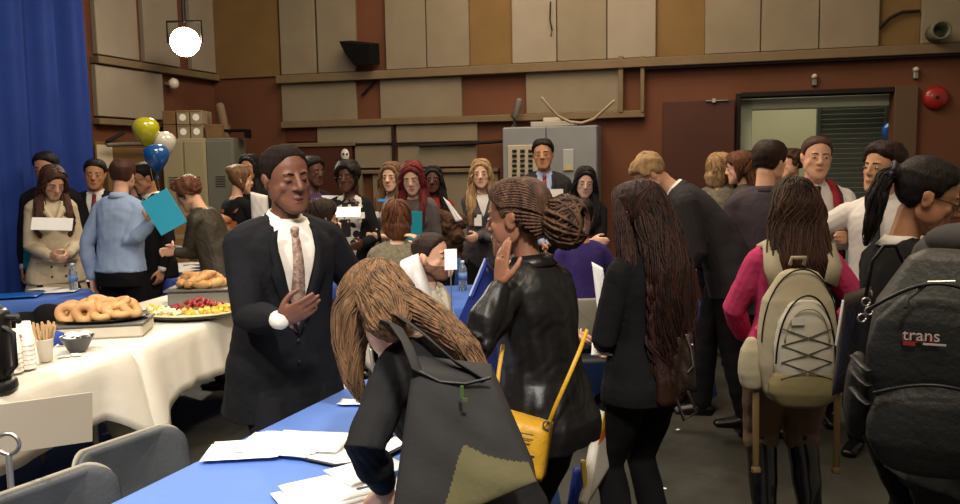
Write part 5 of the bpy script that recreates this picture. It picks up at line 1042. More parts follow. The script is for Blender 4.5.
slab('folder', 393, 201, 6.75, .24, .05, 0, -70, 3, BLUEC, 'blue folder held flat by the person in the pale top')
p = Person('person with bright red hair in grey cardigan holding a teal folder', 412, 163, 6.6, 160, 'f', head=(14, 20, 4), sk='pale', larm={'cw': (-.08, .20, .06)}, rarm={'cw': (.05, .24, .10)}); GC = F_('cardigan_grey', '#4e4846', '#5a5350'); plain(p, None, GC, infl=.016, hem=-.12, vneck=.36, vw=.06, name='cardigan', inner=F_('shirt_greybrown', '#4d453e', '#554c44')); p.longhair(HA['red'], .16, .14, th=.016); p.badge(-.075, .35, .02, .045, .03)
slab('folder', 412, 227, 6.3, .16, .24, -12, 0, 2, TEAL, 'teal folder held upright by the person with red hair')
p = Person('person with long black hair and red top carrying a brown furry bag', 433, 167, 7.6, 182, 'f', head=(-6, 4, 0), sk='deep', larm={'cw': (-.05, .28, .10)}, rarm={'cw': (.02, .28, .12)}); plain(p, None, F_('top_red', '#7d2620', '#8a2c26')); p.longhair(HA['black'], .2, .3)
g = G(); c = at(446, 232, 6.95)
for k in range(14): g.ell((c.x + .02 * (k % 4) - .04 + .09 * math.sin(k * 2.1), c.y + .03 * math.cos(k), c.z + .11 * math.cos(k * 1.7)), (.09, .08, .08))
o = link('fur_bag', remesh('fur_bag', g, .01, 1, lambda V, N: V + N * (wob(V, 31, 70) * .016)[:, None], mats=[mat('fur_brown', '#3a2417', .9, col2='#5c4028', nscale=14, bump=.8, bscale=60)])); tag(o, 'brown furry bag held by the person with red top', 'bag')
q, _ = quadthing('paper_sheet', [at(x, y, 6.75) for x, y in ((443, 197), (449, 202), (463, 220), (456, 222))], (0, .003, 0), PAPER, 'narrow white paper hanging over the furry bag', 'paper', bulge=.002)
p = Person('person with wavy blonde hair in dark grey cardigan and dark skirt', 481, 160, 7.3, 183, 'f', head=(-8, 6, 2), sk='pale', larm={'cw': (.06, .24, .14)}, rarm={'cw': (-.06, .24, .12)}); plain(p, None, F_('cardigan_slate', '#3f3c40', '#4b474b'), infl=.018, hem=-.14, vneck=.3, vw=.06, name='cardigan', inner=SHW); p.longhair(HA['blond'], .15, .22, wavy=.012, noise=.01); p.badge(.05, .28, .03, .035, .05)
p = Person('person in dark suit with red tie standing before the grey cabinet', 543, 140, 7.55, 176, head=(-6, 3, 3), sk='tan', build=1.02, larm={'cw': (-.02, .22, -.06)}, rarm={'cw': (.02, .24, -.06)}); suit(p, F_('suit_grey_black', '#242326', '#2b2a2d'), sm=F_('shirt_blue_pale', '#8f9fc0', '#9aaac8'), tie=mat('tie_crimson', '#7c2a2c', .5), tag_=(-.10, .37, .035, .055, .032), vneck=.12); p.cap(HA['black'], .016)
p = Person('person with long black hair, magenta top and folded arms', 585, 168, 6.7, 168, 'f', head=(8, 14, -4), sk='pale', larm={'cw': (.08, .22, .17), 'pole': (-1, -.2, -.6)}, rarm={'cw': (-.08, .24, .19), 'pole': (1, -.2, -.6)}); plain(p, None, SUITN, infl=.02, vneck=.16, vw=.12, name='cardigan', inner=F_('top_magenta', '#7d1638', '#8c1c42'), sleeve=.8); p.longhair(HA['black'], .25, .28)
p = Person('seated person in purple sweater seen from behind', 580, 200, 5.3, 5, 'f', size=.95, lean=8, head=(0, 10, 0), sk='tan', legs='sit', rarm={'cw': (.24, .26, .16)}); plain(p, None, F_('sweater_purple', '#33285e', '#3d316c'), name='sweater'); p.cap(HA['black'], .012)
chair(p.loc[0], p.loc[1] - .02, p.rz, 'chair under the seated person in purple sweater', .84)
# seated ones at the dark blue table
p = Person('seated person with auburn bob and khaki patterned blouse seen from behind', 396, 203, 5.75, 5, 'f', size=.98, lean=4, head=(4, 12, 0), sk='pale', legs='sit', build=1.12, rarm={'world': at(424, 246, 5.55), 'pole': (.8, -.4, -.6)}, larm={'cw': (-.14, .3, .10)})
KH = mat('blouse_khaki', '#5e5747', .9, col2='#8a826c', nscale=45, bump=.2); plain(p, None, KH, sleeve=.35, name='blouse', infl=.018); p.longhair(HA['auburn'], .03, .0, th=.026, w=.09, noise=.010); chair(p.loc[0], p.loc[1] - .02, p.rz, 'chair under the seated person in khaki blouse', .84)
p = Person('seated person in black with dark brown hair holding up a phone', 322, 200, 5.8, -60, 'f', size=.98, lean=10, head=(0, 14, 0), sk='fair', legs='sit', rarm={'world': at(343, 244, 5.55), 'pole': (0, 0, -1), 'hd': ld(-60, (.1, .1, 1)), 'n': ld(-60, (-1, .2, 0))}); plain(p, None, SUITN); p.longhair(HA['dkbrown'], .18, .0, th=.016); chair(p.loc[0], p.loc[1], p.rz, 'chair under the seated person in black holding the phone', .84)
c = at(346, 228, 5.5); g = G(); g.box((0, 0, 0), (.032, .005, .06), bev=.004); o = obj('phone', g, BLK); o.location = c; o.rotation_euler = (0, 0, .4); g = G(); g.ell((.015, -.006, .04), (.008, .004, .008), n=10, m=6); obj('camera_lens', g, METAL, o); tag(o, 'black phone held up by the seated person in black', 'phone')
# seated bearded man
p = Person('seated person with short beard and cream jacket listening in profile', 431, 234, 4.45, -112, size=.97, lean=4, head=(0, 2, 0), sk='fair', legs='sit', larm={'cw': (-.10, .3, .08)}, rarm={'cw': (.10, .3, .06)}, vox=.006)
CRJ = F_('jacket_cream', '#a59d8e', '#b3ab9c', bscale=14); plain(p, None, CRJ, infl=.026, hem=-.08, vneck=.40, vw=.045, name='jacket', inner=SHW, beard=mat('skin_beard', '#7c5a46', .7, col2='#5f4233', nscale=60), wr=.007, browm=HA['dkbrown']); p.collar(CRJ, h=.045, r=.070, spread=.05, name='jacket_collar'); p.cap(HA['dkbrown'], .009); chair(p.loc[0], p.loc[1], p.rz, 'chair under the seated man with short beard', .80)
q, _ = quadthing('draped_coat', [at(x, y, 4.35) for x, y in ((400, 262), (418, 254), (440, 320), (398, 322))], (0, .09, 0), SHW, 'white coat draped over the chair behind the man with beard', 'coat', .04, wr=.012)

# ================= right far group
GRC = mat('coat_grey_mottled', '#4c463e', .9, col2='#77705f', nscale=16, bump=.4); 
p = Person('person with short blonde hair in mottled grey coat by the brown door', 721, 155, 6.9, -30, 'f', head=(-20, 4, 0), sk='fair', rarm={'cw': (.1, .25, .2)}); plain(p, None, GRC, infl=.03, wr=.008); p.longhair(HA['blond'], .02, .0, th=.024, noise=.01)
p = Person('person with auburn hair in grey coat facing the short blonde one', 739, 153, 6.7, 75, 'f', head=(0, 10, 0), sk='fair', larm={'cw': (-.05, .3, .2)}); plain(p, None, F_('coat_grey', '#3d3a34', '#4a463f'), infl=.03, wr=.008); p.longhair(HA['auburn'], .08, .0, th=.022, noise=.01)
p = Person('person with black hair in the crowd left of the corridor', 752, 152, 7.5, 20, sk='tan'); plain(p, None, SUITN); p.cap(HA['black'], .018)
p = Person('person with black hair standing in the corridor doorway', 777, 146, 7.8, 10, sk='deep'); plain(p, None, SUITN); p.cap(HA['black'], .014)
p = Person('person with curly brown hair in the corridor doorway', 791, 151, 7.4, 100, sk='fair'); plain(p, None, SUITN); p.cap(HA['brown'], .024, noise=.01, nf=80)
p = Person('person in charcoal blazer seen from behind, looking right', 770, 142, 4.95, -8, head=(-48, 8, 3), sk='fair', lean=3); plain(p, None, F_('blazer_taupe', '#3d363c', '#473f46'), infl=.028, hem=-.18, wr=.006, flare=.04); p.collar(F_('blazer_taupe', ''), h=.030, r=.072, name='jacket_collar'); p.cap(HA['dkbrown'], .016, noise=.004)
p = Person('person in dark suit with blond hair leaning down to the left', 652, 160, 4.95, 78, size=1.0, lean=42, head=(5, 48, 8), sk='fair', larm={'world': at(668, 285, 4.75), 'pole': (-.3, -1, .3)}, rarm={'world': at(640, 285, 5.2), 'pole': (.3, -1, .3)}, legs={-1: (-.10, -.12, .08), 1: (.10, .14, .08)}, vox=.0075)
suit(p, F_('suit_dark_grey', '#2a282b', '#322f33'), vneck=.22); p.cap(HA['blond'], .022, noise=.006, nf=50)
p.badge(-.13, .40, .03, .03, .03)
# handshake pair
p = Person('person in white shirt with red backpack straps facing the camera', 817, 137, 5.1, 172, head=(0, 4, -3), sk='fair', build=1.08, larm={'world': at(848, 238, 4.7), 'pole': (-.6, -.4, -1)}, vox=.0065); RB = mat('backpack_red', '#98152a', .7, bump=.2)
p.body(browm=HA['brown'], nosew=1.1); p.top('shirt', SHW, .018, -.04, .525, sleeve=.97, wr=.006, wf=30); p.collar(SHW); p.tie(mat('tie_black', '#171518', .5), .024, .05); p.trousers(TRB); p.shoes(SHOE); p.cap(HA['brown'], .008)
bp = onbody(p, 'backpack', 'red and black backpack on the person in white shirt', 'backpack')
for sd in (-1, 1):
    zs = [.18, .26, .34, .42, .47]; A = [(sd * .155, p.surf(.15, .12, .03) , .10)] + [(sd * (.150 if z < .42 else .135), p.surf(.145, z, .026) + .012, z) for z in zs] + [(sd * .12, .0, .535), (sd * .12, -.10, .50)]; B = [(sd * .10, p.surf(.10, .12, .03), .10)] + [(sd * (.090 if z < .42 else .08), p.surf(.09, z, .026) + .014, z) for z in zs] + [(sd * .07, .0, .56), (sd * .07, -.10, .53)]
    g = G(); g.ribbon(A, B, [(0, 1, 0)] * 6 + [(0, 0, 1)] * 2, .012); p.cobj('strap', g, RB, parent=bp); g = G(); g.tube([(a[0] , a[1] + .006, a[2]) for a in A[:7]], .007, n=6); p.cobj('strap_edge', g, BLK, parent=bp)
g = G(); g.box((0, -.22, .26), (.15, .09, .22), bev=.04); p.cobj('bag_body', g, RB, parent=bp)
p = Person('person in white shirt and grey tie shaking hands, facing left', 883, 145, 4.5, 142, head=(-28, 0, -4), sk='olive', lean=2, rarm={'world': at(850, 240, 4.75), 'pole': (.6, -.6, -1)}, larm={'cw': (-.22, .1, -.06)}, vox=.006)
p.body(browm=HA['black']); p.top('shirt', SHW, .018, -.04, .525, sleeve=.97, wr=.006, wf=30); p.collar(SHW, spread=.045); p.tie(mat('tie_grey', '#34343a', .6), .026, .02, w=.04); p.trousers(TRB); p.shoes(SHOE); p.cap(HA['dkbrown'], .024, noise=.006, nf=60)
p = Person('person with dark balding head near the right door jamb', 921, 156, 7.0, 200, sk='tan'); plain(p, None, SUITN); p.cap(HA['black'], .010)

# ================= foreground
# man in dark suit
RZ = 213
p = Person('person in dark charcoal suit and patterned tie gesturing with one hand', 285, 146, 3.25, RZ, hs=1.04, lean=9, head=(8, 6, 5), sk='dark', vox=.0046, build=1.12, rarm={'world': at(280, 320, 2.92), 'pole': ld(RZ, (-.35, .3, -1)), 'hd': ld(RZ, (.9, -.15, .42)), 'n': ld(RZ, (.15, .9, .4)), 'curls': (10, 13, 18, 24), 'spread': .4}, larm={'world': at(322, 340, 3.42), 'pole': ld(RZ, (.6, .6, -.8))})
suit(p, SUITK, F_('suit_trousers', '#151517', '#19191c'), F_('shirt_ivory', '#cfc6bb', '#d8d0c5'), tie=mat('tie_bronze', '#6b5145', .5, col2='#9a8272', nscale=80, contrast=.2, bump=.1), vneck=.10, vw=.080, hem=-.26, wr=.005, mouth=.004, eyelid=True, nosew=1.25, browm=HA['stubble']); p.cap(HA['stubble'], .006, noise=.0012, front=.008, vox=.004)
# leaning woman with tote
RZ = 56
p = Person('person with long light brown hair leaning over the blue table', 378, 275, 2.42, RZ, 'f', size=.93, lean=36, twist=-6, head=(4, 46, 6), sk='pale', vox=.0055, larm={'world': at(386, 486, 2.15), 'pole': ld(RZ, (-.2, -1, .1)), 'hd': ld(RZ, (-.1, -.2, -1)), 'n': ld(RZ, (-.3, 1, 0)), 'curl': 30}, rarm={'cw': (.2, .35, .1)}, legs={-1: (-.1, -.1, .08), 1: (.1, .05, .08)})
JB = F_('blazer_black', '#1a1a1b', '#212122', bscale=20); p.body(); p.top('blazer', JB, .024, -.12, .515, sleeve=.94, wr=.006, cuff=.040); p.trousers(TRB); p.shoes(SHOE)
p.crown(HA['ltbrown'], .016, 200, .0026, 7, lo=-30); hc = p.hc; W_ = lambda x, y, Y: p.toloc(at(x, y, Y)); p.cap(HA['ltbrown'], .018, 'long', noise=.003)
P1_ = ([W_(372, 291, 2.40), W_(354, 314, 2.40), W_(349, 348, 2.38), W_(353, 378, 2.36), W_(362, 402, 2.35)], [(.075, .06), (.07, .06), (.045, .04), (.028, .026), (.010, .010)], ld(RZ, (0, 1, 0)))
P2_ = ([W_(382, 292, 2.35), W_(412, 306, 2.29), W_(442, 325, 2.23), W_(468, 350, 2.16), W_(488, 382, 2.10)], [(.055, .07), (.048, .06), (.040, .05), (.032, .040), (.014, .018)], ld(RZ, (0, 1, 0)))
P3_ = ([W_(374, 286, 2.37), W_(386, 306, 2.28), W_(392, 324, 2.22), W_(398, 338, 2.20)], [(.07, .05), (.075, .045), (.06, .03), (.03, .012)], ld(RZ, (0, 1, 0)))
p.drape(HA['ltbrown'], [P1_, P2_, P3_], .005, vox=.006); p.locks([P1_, P2_, P3_], HA['ltbrown'], 190, rad=.0028, wave=.005, seed=3)
TG = F_('tote_grey', '#2d2c2c', '#353433', bscale=30); TO = F_('tote_olive', '#5c573c', '#676245', bscale=30)
tb, o_ = quadthing('tote_bag', [at(412, 368, 1.90), at(492, 377, 1.93), at(537, 482, 1.84), at(388, 545, 1.76)], (.0, .13, .0), TG, 'large dark grey tote bag with olive base on the leaning woman', 'bag', .03, n=72, parts='bag_panel', mats=[TG, TO], mfn=lambda u, v: 1 if v < .04 + .44 * smst(np.array([u]), .30, .56)[0] - .30 * max(0, u - .56) / .44 else 0)
for k, (pts) in enumerate(([(418, 372, 1.88), (408, 345, 1.95), (396, 326, 2.04), (388, 322, 2.15), (384, 326, 2.30)], [(484, 380, 1.91), (455, 362, 1.96), (425, 335, 2.03), (402, 318, 2.15), (392, 314, 2.3)])):
    P_ = [at(*q) - o_ for q in pts]; g = G(); g.tube(P_, [(.022, .003)] * 5, n=8, up=(.3, .6, 1)); obj('strap', g, TG, tb, True)
g = G(); g.tube([at(x, y, 1.885) - o_ for x, y in ((416, 370), (440, 382), (466, 384), (490, 378))], .004, n=6); obj('top_seam', g, BLK, tb, True)
g = G(); g.box(at(462, 392, 1.835) - o_, (.004, .002, .014)); g.box(at(465, 400, 1.83) - o_, (.006, .002, .004)); obj('green_emblem', g, mat('emblem_green', '#3f5a2c', .7), tb)
c = at(377, 488, 2.10); g = G(); g.tube([c + Vector((-.05, 0, .0)), c + Vector((.03, .0, .02))], .005, n=8); o = obj('silver_pen', g, METAL, None, True); tag(o, 'silver pen held by the leaning woman', 'pen')

# woman with braids
RZ = 52
p = Person('person with braided bun and black leather jacket touching their cheek', 517, 180, 2.8, RZ, 'f', hs=1.16, head=(12, 6, 0), sk='brown', vox=.0046, lean=8, build=1.16, larm={'world': at(500, 286, 2.58), 'pole': ld(RZ, (-.5, -.5, -1)), 'hd': ld(RZ, (.10, .12, 1)), 'n': ld(RZ, (.75, .5, .1)), 'curls': (4, 7, 10, 14), 'spread': .4}, rarm={'cw': (.10, .28, .1)})
LE = mat('leather_black', '#0e0d0d', .42, col2='#151313', nscale=8, bump=.35, bscale=20, spec=.35); p.body(); p.top('leather_jacket', LE, .026, -.13, .52, sleeve=.97, wr=.010, wf=34, cuff=.040, flare=.03); p.trousers(TRB); p.shoes(SHOE)
g = G(); A = []; B = []; N = []
for i in range(17): a = -PI / 2 + (i / 16 - .5) * R(250); x, y = math.cos(a), math.sin(a); A.append((x * .066, -.012 + y * .064, .565)); B.append((x * .098, -.014 + y * .092, .520)); N.append((x, y, .5))
g.ribbon(A, B, N, .008); p.cobj('jacket_collar', g, LE)
# braids: rows of plaits from the hairline back to the bun
hb = HA['braid']; p.cap(hb, .004, 'short', noise=0, front=.004); bun = V3((0, -.150, -.022)); g = G()
def plait(pts, r=.0058):
    n_p = len(pts)
    for k in range(2): g.tube([V3(q) + V3((math.sin(i * 2.1 + k * PI), math.cos(i * 2.1 + k * PI) * .4, math.cos(i * 2.1 + k * PI))) * r * .42 for i, q in enumerate(pts)], r * .78, n=5, cap=False)
def hs(a, b_):  # point on the skull: a = azimuth from the front, b = elevation
    d = V3((math.sin(a) * math.cos(b_), math.cos(a) * math.cos(b_), math.sin(b_))); return V3((0, -.008, .02)) + d * V3((.083, .103, .114))
for sd in (-1, 1):
    for k in range(28):
        q_ = k / 27; a0 = R(8 + 68 * min(1, q_ / .72)); e0 = R(52 - 40 * min(1, q_ / .72)); s0 = hs(a0 * sd, e0) if q_ < .72 else hs(R(78 + (q_ - .72) * 230) * sd, R(8 - (q_ - .72) * 170)); pts = []
        for i in range(26):
            t = i / 25; q = s0 * (1 - t) + bun * V3((1, .72, 1)) * t; d = q - V3((0, -.008, .02)); d = d + V3((0, 0, .05 * math.sin(t * PI) * (1 - q_)));
            q = skull(d, .006); pts.append(q)
        plait(pts, .0048)
for k in range(13):
    pts = []; s0 = hs(R(-8 + 2 * k), R(56))
    for i in range(28): t = i / 27; a = (t) ; d = V3(((k - 6) * .0085 * (1 - .5 * t), .05 * math.cos(t * PI) - .010, .09 * math.sin(.98 + t * 2.3))); q = skull(d, .007); pts.append(q)
    plait(pts)
for k in range(44):   # the coiled bun
    a = k * 2.399; tilt_ = R(rs.uniform(-60, 60)); pts = []; r0 = .046 + .014 * ((k * 7) % 5) / 5; ax = nrm(V3((math.sin(a) * .9, .35, math.cos(a) * .9))); u_ = nrm(np.cross(ax, (0, 1, 0))); v_ = np.cross(ax, u_)
    for i in range(20): t = 2 * PI * i / 19 * .9; pts.append(bun + V3((0, -.012, 0)) + (u_ * math.cos(t) * (r0 + .012) + v_ * math.sin(t) * (r0 + .016)) * V3((1.15, .95, 1.2)) + ax * .012)
    plait(pts, .0062)
g.ell(bun + V3((0, -.008, 0)), (.062, .056, .066)); p.hobj('braids', g, hb); g = G(); g.tube([bun + V3((.036 * math.cos(t), .028, .04 * math.sin(t))) for t in np.linspace(0, 2 * PI, 25)], .004, n=6, cap=False); p.hobj('hair_tie', g, mat('elastic_tan', '#8a6a50', .6))
g = G(); a = p.arm[-1]; hd = nrm(a['hd']); c = a['W'] + hd * .105; nn_ = nrm(V3(a['n'])); sdv = np.cross(hd, nn_) * -1; rc = c + sdv * .012; g.tube([rc + sdv * .0105 * math.cos(t) + nn_ * .0105 * math.sin(t) for t in np.linspace(0, 2 * PI, 17)], .0018, n=6, cap=False); p.lobj('ring', g, METAL)
# mustard purse
YP = mat('purse_mustard', '#b98a1c', .45, col2='#c79828', nscale=10, bump=.3, bscale=40); pb, o_ = quadthing('shoulder_purse', [at(494, 412, 2.50), at(549, 428, 2.48), at(541, 482, 2.45), at(488, 470, 2.47)], (.02, .06, 0), YP, 'mustard yellow purse on the hip of the woman in leather jacket', 'purse', .02, parts='purse_body')
for k, (pts) in enumerate(([(587, 330, 2.62), (580, 350, 2.52), (568, 378, 2.48), (556, 405, 2.47), (547, 428, 2.48)], [(494, 414, 2.5), (496, 395, 2.52), (499, 370, 2.56), (503, 345, 2.62)])):
    g = G(); g.tube([at(*q) - o_ for q in pts], [(.007, .003)] * len(pts), n=8, up=(0, 1, 0)); obj('strap', g, YP, pb, True)
for y0, x0 in ((431, 519), (452, 520), (437, 516)): 
    g = G(); g.tube([at(x0 - 8, y0, 2.445) - o_, at(x0 + 14, y0 + 4, 2.445) - o_], .0025, n=6); obj('zipper', g, METAL, pb)
g = G(); g.tube([at(547, 425, 2.47) - o_ + Vector((.012 * math.cos(t), 0, .012 * math.sin(t))) for t in np.linspace(0, 2 * PI, 15)], .003, n=6); obj('ring', g, METAL, pb)
# folders held by the braided woman
fo, o_ = quadthing('folder', [at(484, 262, 2.98), at(520, 300, 2.95), at(508, 420, 2.88), at(444, 352, 3.02)], (.01, .03, 0), ROYAL, 'large glossy navy folder held before the woman in leather jacket', 'folder', .004, parts='cover', wr=0); 
for k, (m_) in enumerate((mat('stripe_pale', '#aeb6cf', .5), mat('stripe_blue', '#31479a', .5))): d_ = .006 + .010 * k; g = G(); a, b = at(485, 262, 2.97) - o_, at(470, 296, 2.985) - o_; g.tube([a + Vector((-.006 + d_, -.010, .012)), a * .0 + b + Vector((-.006 + d_, -.010, .004))], .004, n=6); obj('edge_stripe', g, m_, fo)
q, _ = quadthing('tan_bag', [at(500, 262, 3.12), at(536, 262, 3.12), at(540, 340, 3.12), at(502, 340, 3.12)], (0, .06, 0), mat('bag_tan', '#a07c4e', .7, col2='#c0a070', nscale=9), 'tan striped paper bag just behind the navy folder', 'bag', .012)

# long dark hair woman
RZ = 30
p = Person('person with very long dark hair in black jacket seen from behind', 637, 183, 3.25, RZ, 'f', head=(8, 12, 0), sk='fair', vox=.006, build=1.02, larm={'world': at(606, 346, 3.35), 'pole': ld(RZ, (-.4, -.6, -1)), 'hd': ld(RZ, (-.6, .3, .1)), 'n': ld(RZ, (0, .3, 1))}, rarm={'cw': (.12, .28, .05)})
p.body(); p.top('jacket', F_('jacket_jet', '#0f0f10', '#151516'), .022, -.12, .515, sleeve=.95, wr=.005); p.trousers(F_('trousers_jet', '#0c0b0c', '#111011')); p.shoes(SHOE)
P_ = p.longhair(HA['chestnut'], .50, .0, th=.014, w=.085, locks=0, noise=.005); 
Q = [([p.H((0, -.055, .07)), p.H((.015, -.09, -.02)), p.M([(.02, -.155, .46)])[0], p.M([(.03, -.165, .32)])[0], p.M([(.04, -.155, .15)])[0], p.M([(.06, -.15, .0)])[0], p.M([(.07, -.15, -.08)])[0]], [(.08, .06), (.09, .055), (.098, .05), (.105, .045), (.095, .04), (.07, .03), (.03, .015)], p.Rc @ V3((0, -1, 0))),
     ([p.H((-.06, .01, .06)), p.H((-.088, .01, -.02)), p.M([(-.11, -.03, .48)])[0], p.M([(-.125, .0, .36)])[0], p.M([(-.13, .03, .22)])[0], p.M([(-.12, .05, .12)])[0]], [(.03, .03), (.03, .035), (.04, .045), (.04, .045), (.035, .035), (.015, .015)], p.Rc @ V3((0, -1, 0)))]
p.drape(HA['chestnut'], Q, .006, name='hair_volume'); p.locks(Q, HA['chestnut'], 190, rad=.0034, wave=.009, seed=9)
slab('paper_sheet', 607, 349, 3.2, .12, .09, -10, -70, 0, PAPER, 'white slip held by the woman with very long dark hair', 'paper', .0015)
q, _ = quadthing('white_folder', [at(x, y, 3.6) for x, y in ((592, 262), (603, 268), (612, 325), (600, 330))], (0, .01, 0), PAPER, 'white folder glimpsed between leather jacket and long dark hair', 'folder', .003)
q, _ = quadthing('paper_sheet', [at(x, y, 3.2) for x, y in ((606, 303), (626, 311), (624, 325), (605, 318))], (0, .004, 0), PAPER, 'white paper tucked under the arm of the long dark hair woman', 'paper', .002)
BB = mat('bag_dark_brown', '#1f1510', .5, col2='#2e2018', nscale=9, bump=.3); hb_, o_ = quadthing('handbag', [at(664, 322, 3.1), at(692, 330, 3.1), at(697, 392, 3.1), at(664, 400, 3.1)], (0, .09, 0), BB, 'dark brown handbag on the shoulder of the long haired woman', 'handbag', .03, parts='bag_body', wr=.01)
for pts in ([(668, 326, 3.12), (662, 300, 3.12), (660, 275, 3.12), (662, 255, 3.2)], [(688, 330, 3.1), (682, 300, 3.12), (674, 270, 3.14), (668, 252, 3.22)], [(688, 392, 3.08), (697, 412, 3.08), (684, 420, 3.08), (676, 398, 3.08)]): g = G(); g.tube([at(*q) - o_ for q in pts], .007, n=8); obj('strap', g, BB, hb_, True)
g = G(); [g.ell(at(x, y, 3.06) - o_, .007, n=8, m=6) for x, y in ((692, 345), )]; obj('metal_stud', g, METAL, hb_, True)
g = G(); g.tube([at(x, y, 3.06) - o_ for x, y in ((686, 335), (691, 350), (693, 366), (688, 372))], .003, n=6); obj('zip_pull', g, METAL, hb_)
# poster tote near the floor
pt_, o_ = quadthing('poster_bag', [at(604, 412, 3.15), at(612, 408, 3.3), at(617, 456, 3.3), at(586, 508, 3.0)], (-.03, .02, 0), mat('poster_white', '#b3ada0', .6), 'white and yellow printed bag standing between the women in black', 'bag', .004, parts='bag_panel', mats=[mat('poster_white', ''), mat('poster_yellow', '#b98f22', .6), mat('poster_orange', '#a85a1c', .6)], mfn=lambda u, v: 1 if v > .72 else 2 if v > .58 else 0, wr=0)
g = G(); g.tube([at(x, y, 3.05) - o_ for x, y in ((583, 462), (586, 504), (587, 540))], .012, n=6); obj('edge_strip', g, mat('strip_cream', '#b5a04a', .6), pt_)
q, _ = quadthing('blue_bag', [at(x, y, 3.05) for x, y in ((574, 470), (583, 468), (584, 520), (566, 520))], (0, .03, 0), mat('bag_blue', '#1c2c78', .6), 'blue bag low beside the printed bag', 'bag', .006)

# pink sweater woman with backpack
RZ = -4
PK = F_('sweater_pink', '#b23660', '#bf416b', bscale=16)
p = Person('person in bright pink sweater and black boots wearing the cream backpack', 793, 180, 3.6, RZ, 'f', head=(0, 8, 3), sk='fair', vox=.0065, build=1.2, stance=.11, larm={'cw': (-.16, .26, .02), 'pole': (-1, -.6, -.2)}, rarm={'cw': (.30, .22, .10), 'pole': (.8, -.8, -.6)})
p.body(); p.top('sweater', PK, .020, -.05, .515, sleeve=1.0, wr=.005); BT = F_('trousers_taupe', '#5e4a3c', '#6e5848', bscale=30); p.trousers(BT, .024, wr=.007, to=.5); p.shoes(mat('boot_leather', '#0f0d0c', .25, coat=.3), boot=.92)
P_ = p.longhair(HA['dkbrown'], .22, .0, th=.016, w=.10, noise=.005); Q = [([p.H((0, -.05, .08)), p.H((0, -.085, .0)), p.H((0, -.085, -.09)), p.M([(0, -.14, .44)])[0], p.M([(.0, -.15, .34)])[0], p.M([(0, -.15, .29)])[0]], [(.09, .06), (.118, .055), (.13, .05), (.145, .045), (.14, .035), (.07, .02)], V3((0, -1, 0)))]
p.drape(HA['dkbrown'], Q, .005, name='hair_volume'); p.locks(Q, HA['brown'], 160, rad=.0036, wave=.007, seed=19)
CRM = F_('backpack_cream', '#a39a80', '#b0a78e', bscale=30); CRL = F_('backpack_pale', '#bcb7a6', '#c7c2b3', bscale=30); CRD = F_('backpack_khaki', '#7d7350', '#897f5c', bscale=30); bp = onbody(p, 'backpack', 'cream backpack with bungee cords on the pink sweater', 'backpack'); BC = -.03  # CRD: darker khaki cloth of the bottom panel
def rbox(g, c, h, e=.0): g.tube([V3(c) - V3((0, 0, h[2] * .86)), V3(c) - V3((0, 0, h[2] * .45)), V3(c), V3(c) + V3((0, 0, h[2] * .5)), V3(c) + V3((0, 0, h[2] * .82))], [(h[0] * .86, h[1] * .8), (h[0], h[1]), (h[0], h[1]), (h[0] * .88, h[1] * .9), (h[0] * .58, h[1] * .6)], up=(0, 1, 0), n=20, ex=2.8)
def bpart(name, fn, m, vox=.008, par=None, wr=.004): g = G(); fn(g); g.v = [(v[0] - .045, v[1], v[2]) for v in g.v]; g.v = [tuple(v) for v in p.M(g.v)]; return link(name, remesh(name, g, vox, 3, lambda V, N: V + N * (wob(V, 14, 34) * wr)[:, None], mats=[m], scale=p.sc), par or bp)
mainb = bpart('bag_body', lambda g: rbox(g, (0, -.245, .13), (.178, .085, .31)), CRM)
bpart('front_pocket', lambda g: rbox(g, (0, -.345, .10), (.130, .05, .215)), CRL); bpart('bottom_panel', lambda g: rbox(g, (0, -.345, -.075), (.150, .058, .085)), CRD)
for sd in (-1, 1): bpart('side_pocket', lambda g: rbox(g, (sd * .19, -.215, -.01), (.062, .05, .115)), CRM)
def sobj(name, g, m, *a, **k): g.v = [(v[0] - .045, v[1], v[2]) for v in g.v]; return p.cobj(name, g, m, *a, **k)
def arch(w_, z0, z1, y, m, name, r=.004, n=24): g = G(); g.tube([(w_ * math.cos(t) * (1 if abs(math.cos(t)) < .99 else 1), y + .012 * abs(math.cos(t)), z0 + (z1 - z0) * math.sin(t)) for t in np.linspace(0, PI, n)], r, n=6, cap=False); sobj(name, g, m, parent=bp)
arch(.128, .02, .325, -.385, BLK, 'zipper', .0045); arch(.168, .10, .43, -.30, BLK, 'zipper', .004); arch(.095, .12, .27, -.400, CRM, 'pocket_seam', .004)
for k in range(3):
    z = .16 - .075 * k
    for sd in (-1, 1): g = G(); g.tube([(-sd * .108, -.388, z + .02), (0, -.404, z - .018), (sd * .108, -.388, z - .055)], .0028, n=6); sobj('bungee_cord', g, mat('cord_olive', '#4a4433', .7), parent=bp)
g = G(); g.box((-.045, -.402, .215), (.028, .003, .016)); sobj('brand_patch', g, mat('patch_white', '#c9c5ba', .6), False, parent=bp); g = G(); g.tube([(-.03, -.22, .445), (-.03, -.24, .475), (.03, -.24, .475), (.03, -.22, .445)], .009, n=8); sobj('handle', g, CRM, parent=bp)
for sd in (-1, 1):
    A = [(sd * .15, -.17, .33), (sd * .175, -.16, .42), (sd * .165, -.09, .515), (sd * .155, .05, .50), (sd * .14, .13, .40)]; B = [(sd * .085, -.19, .36), (sd * .11, -.17, .45), (sd * .105, -.10, .545), (sd * .095, .06, .53), (sd * .08, .14, .40)]; g = G(); g.ribbon(A, B, [(0, -1, .3), (0, -.7, .7), (0, 0, 1), (0, .5, .7), (0, 1, 0)], .018); p.cobj('strap', g, CRM, parent=bp)
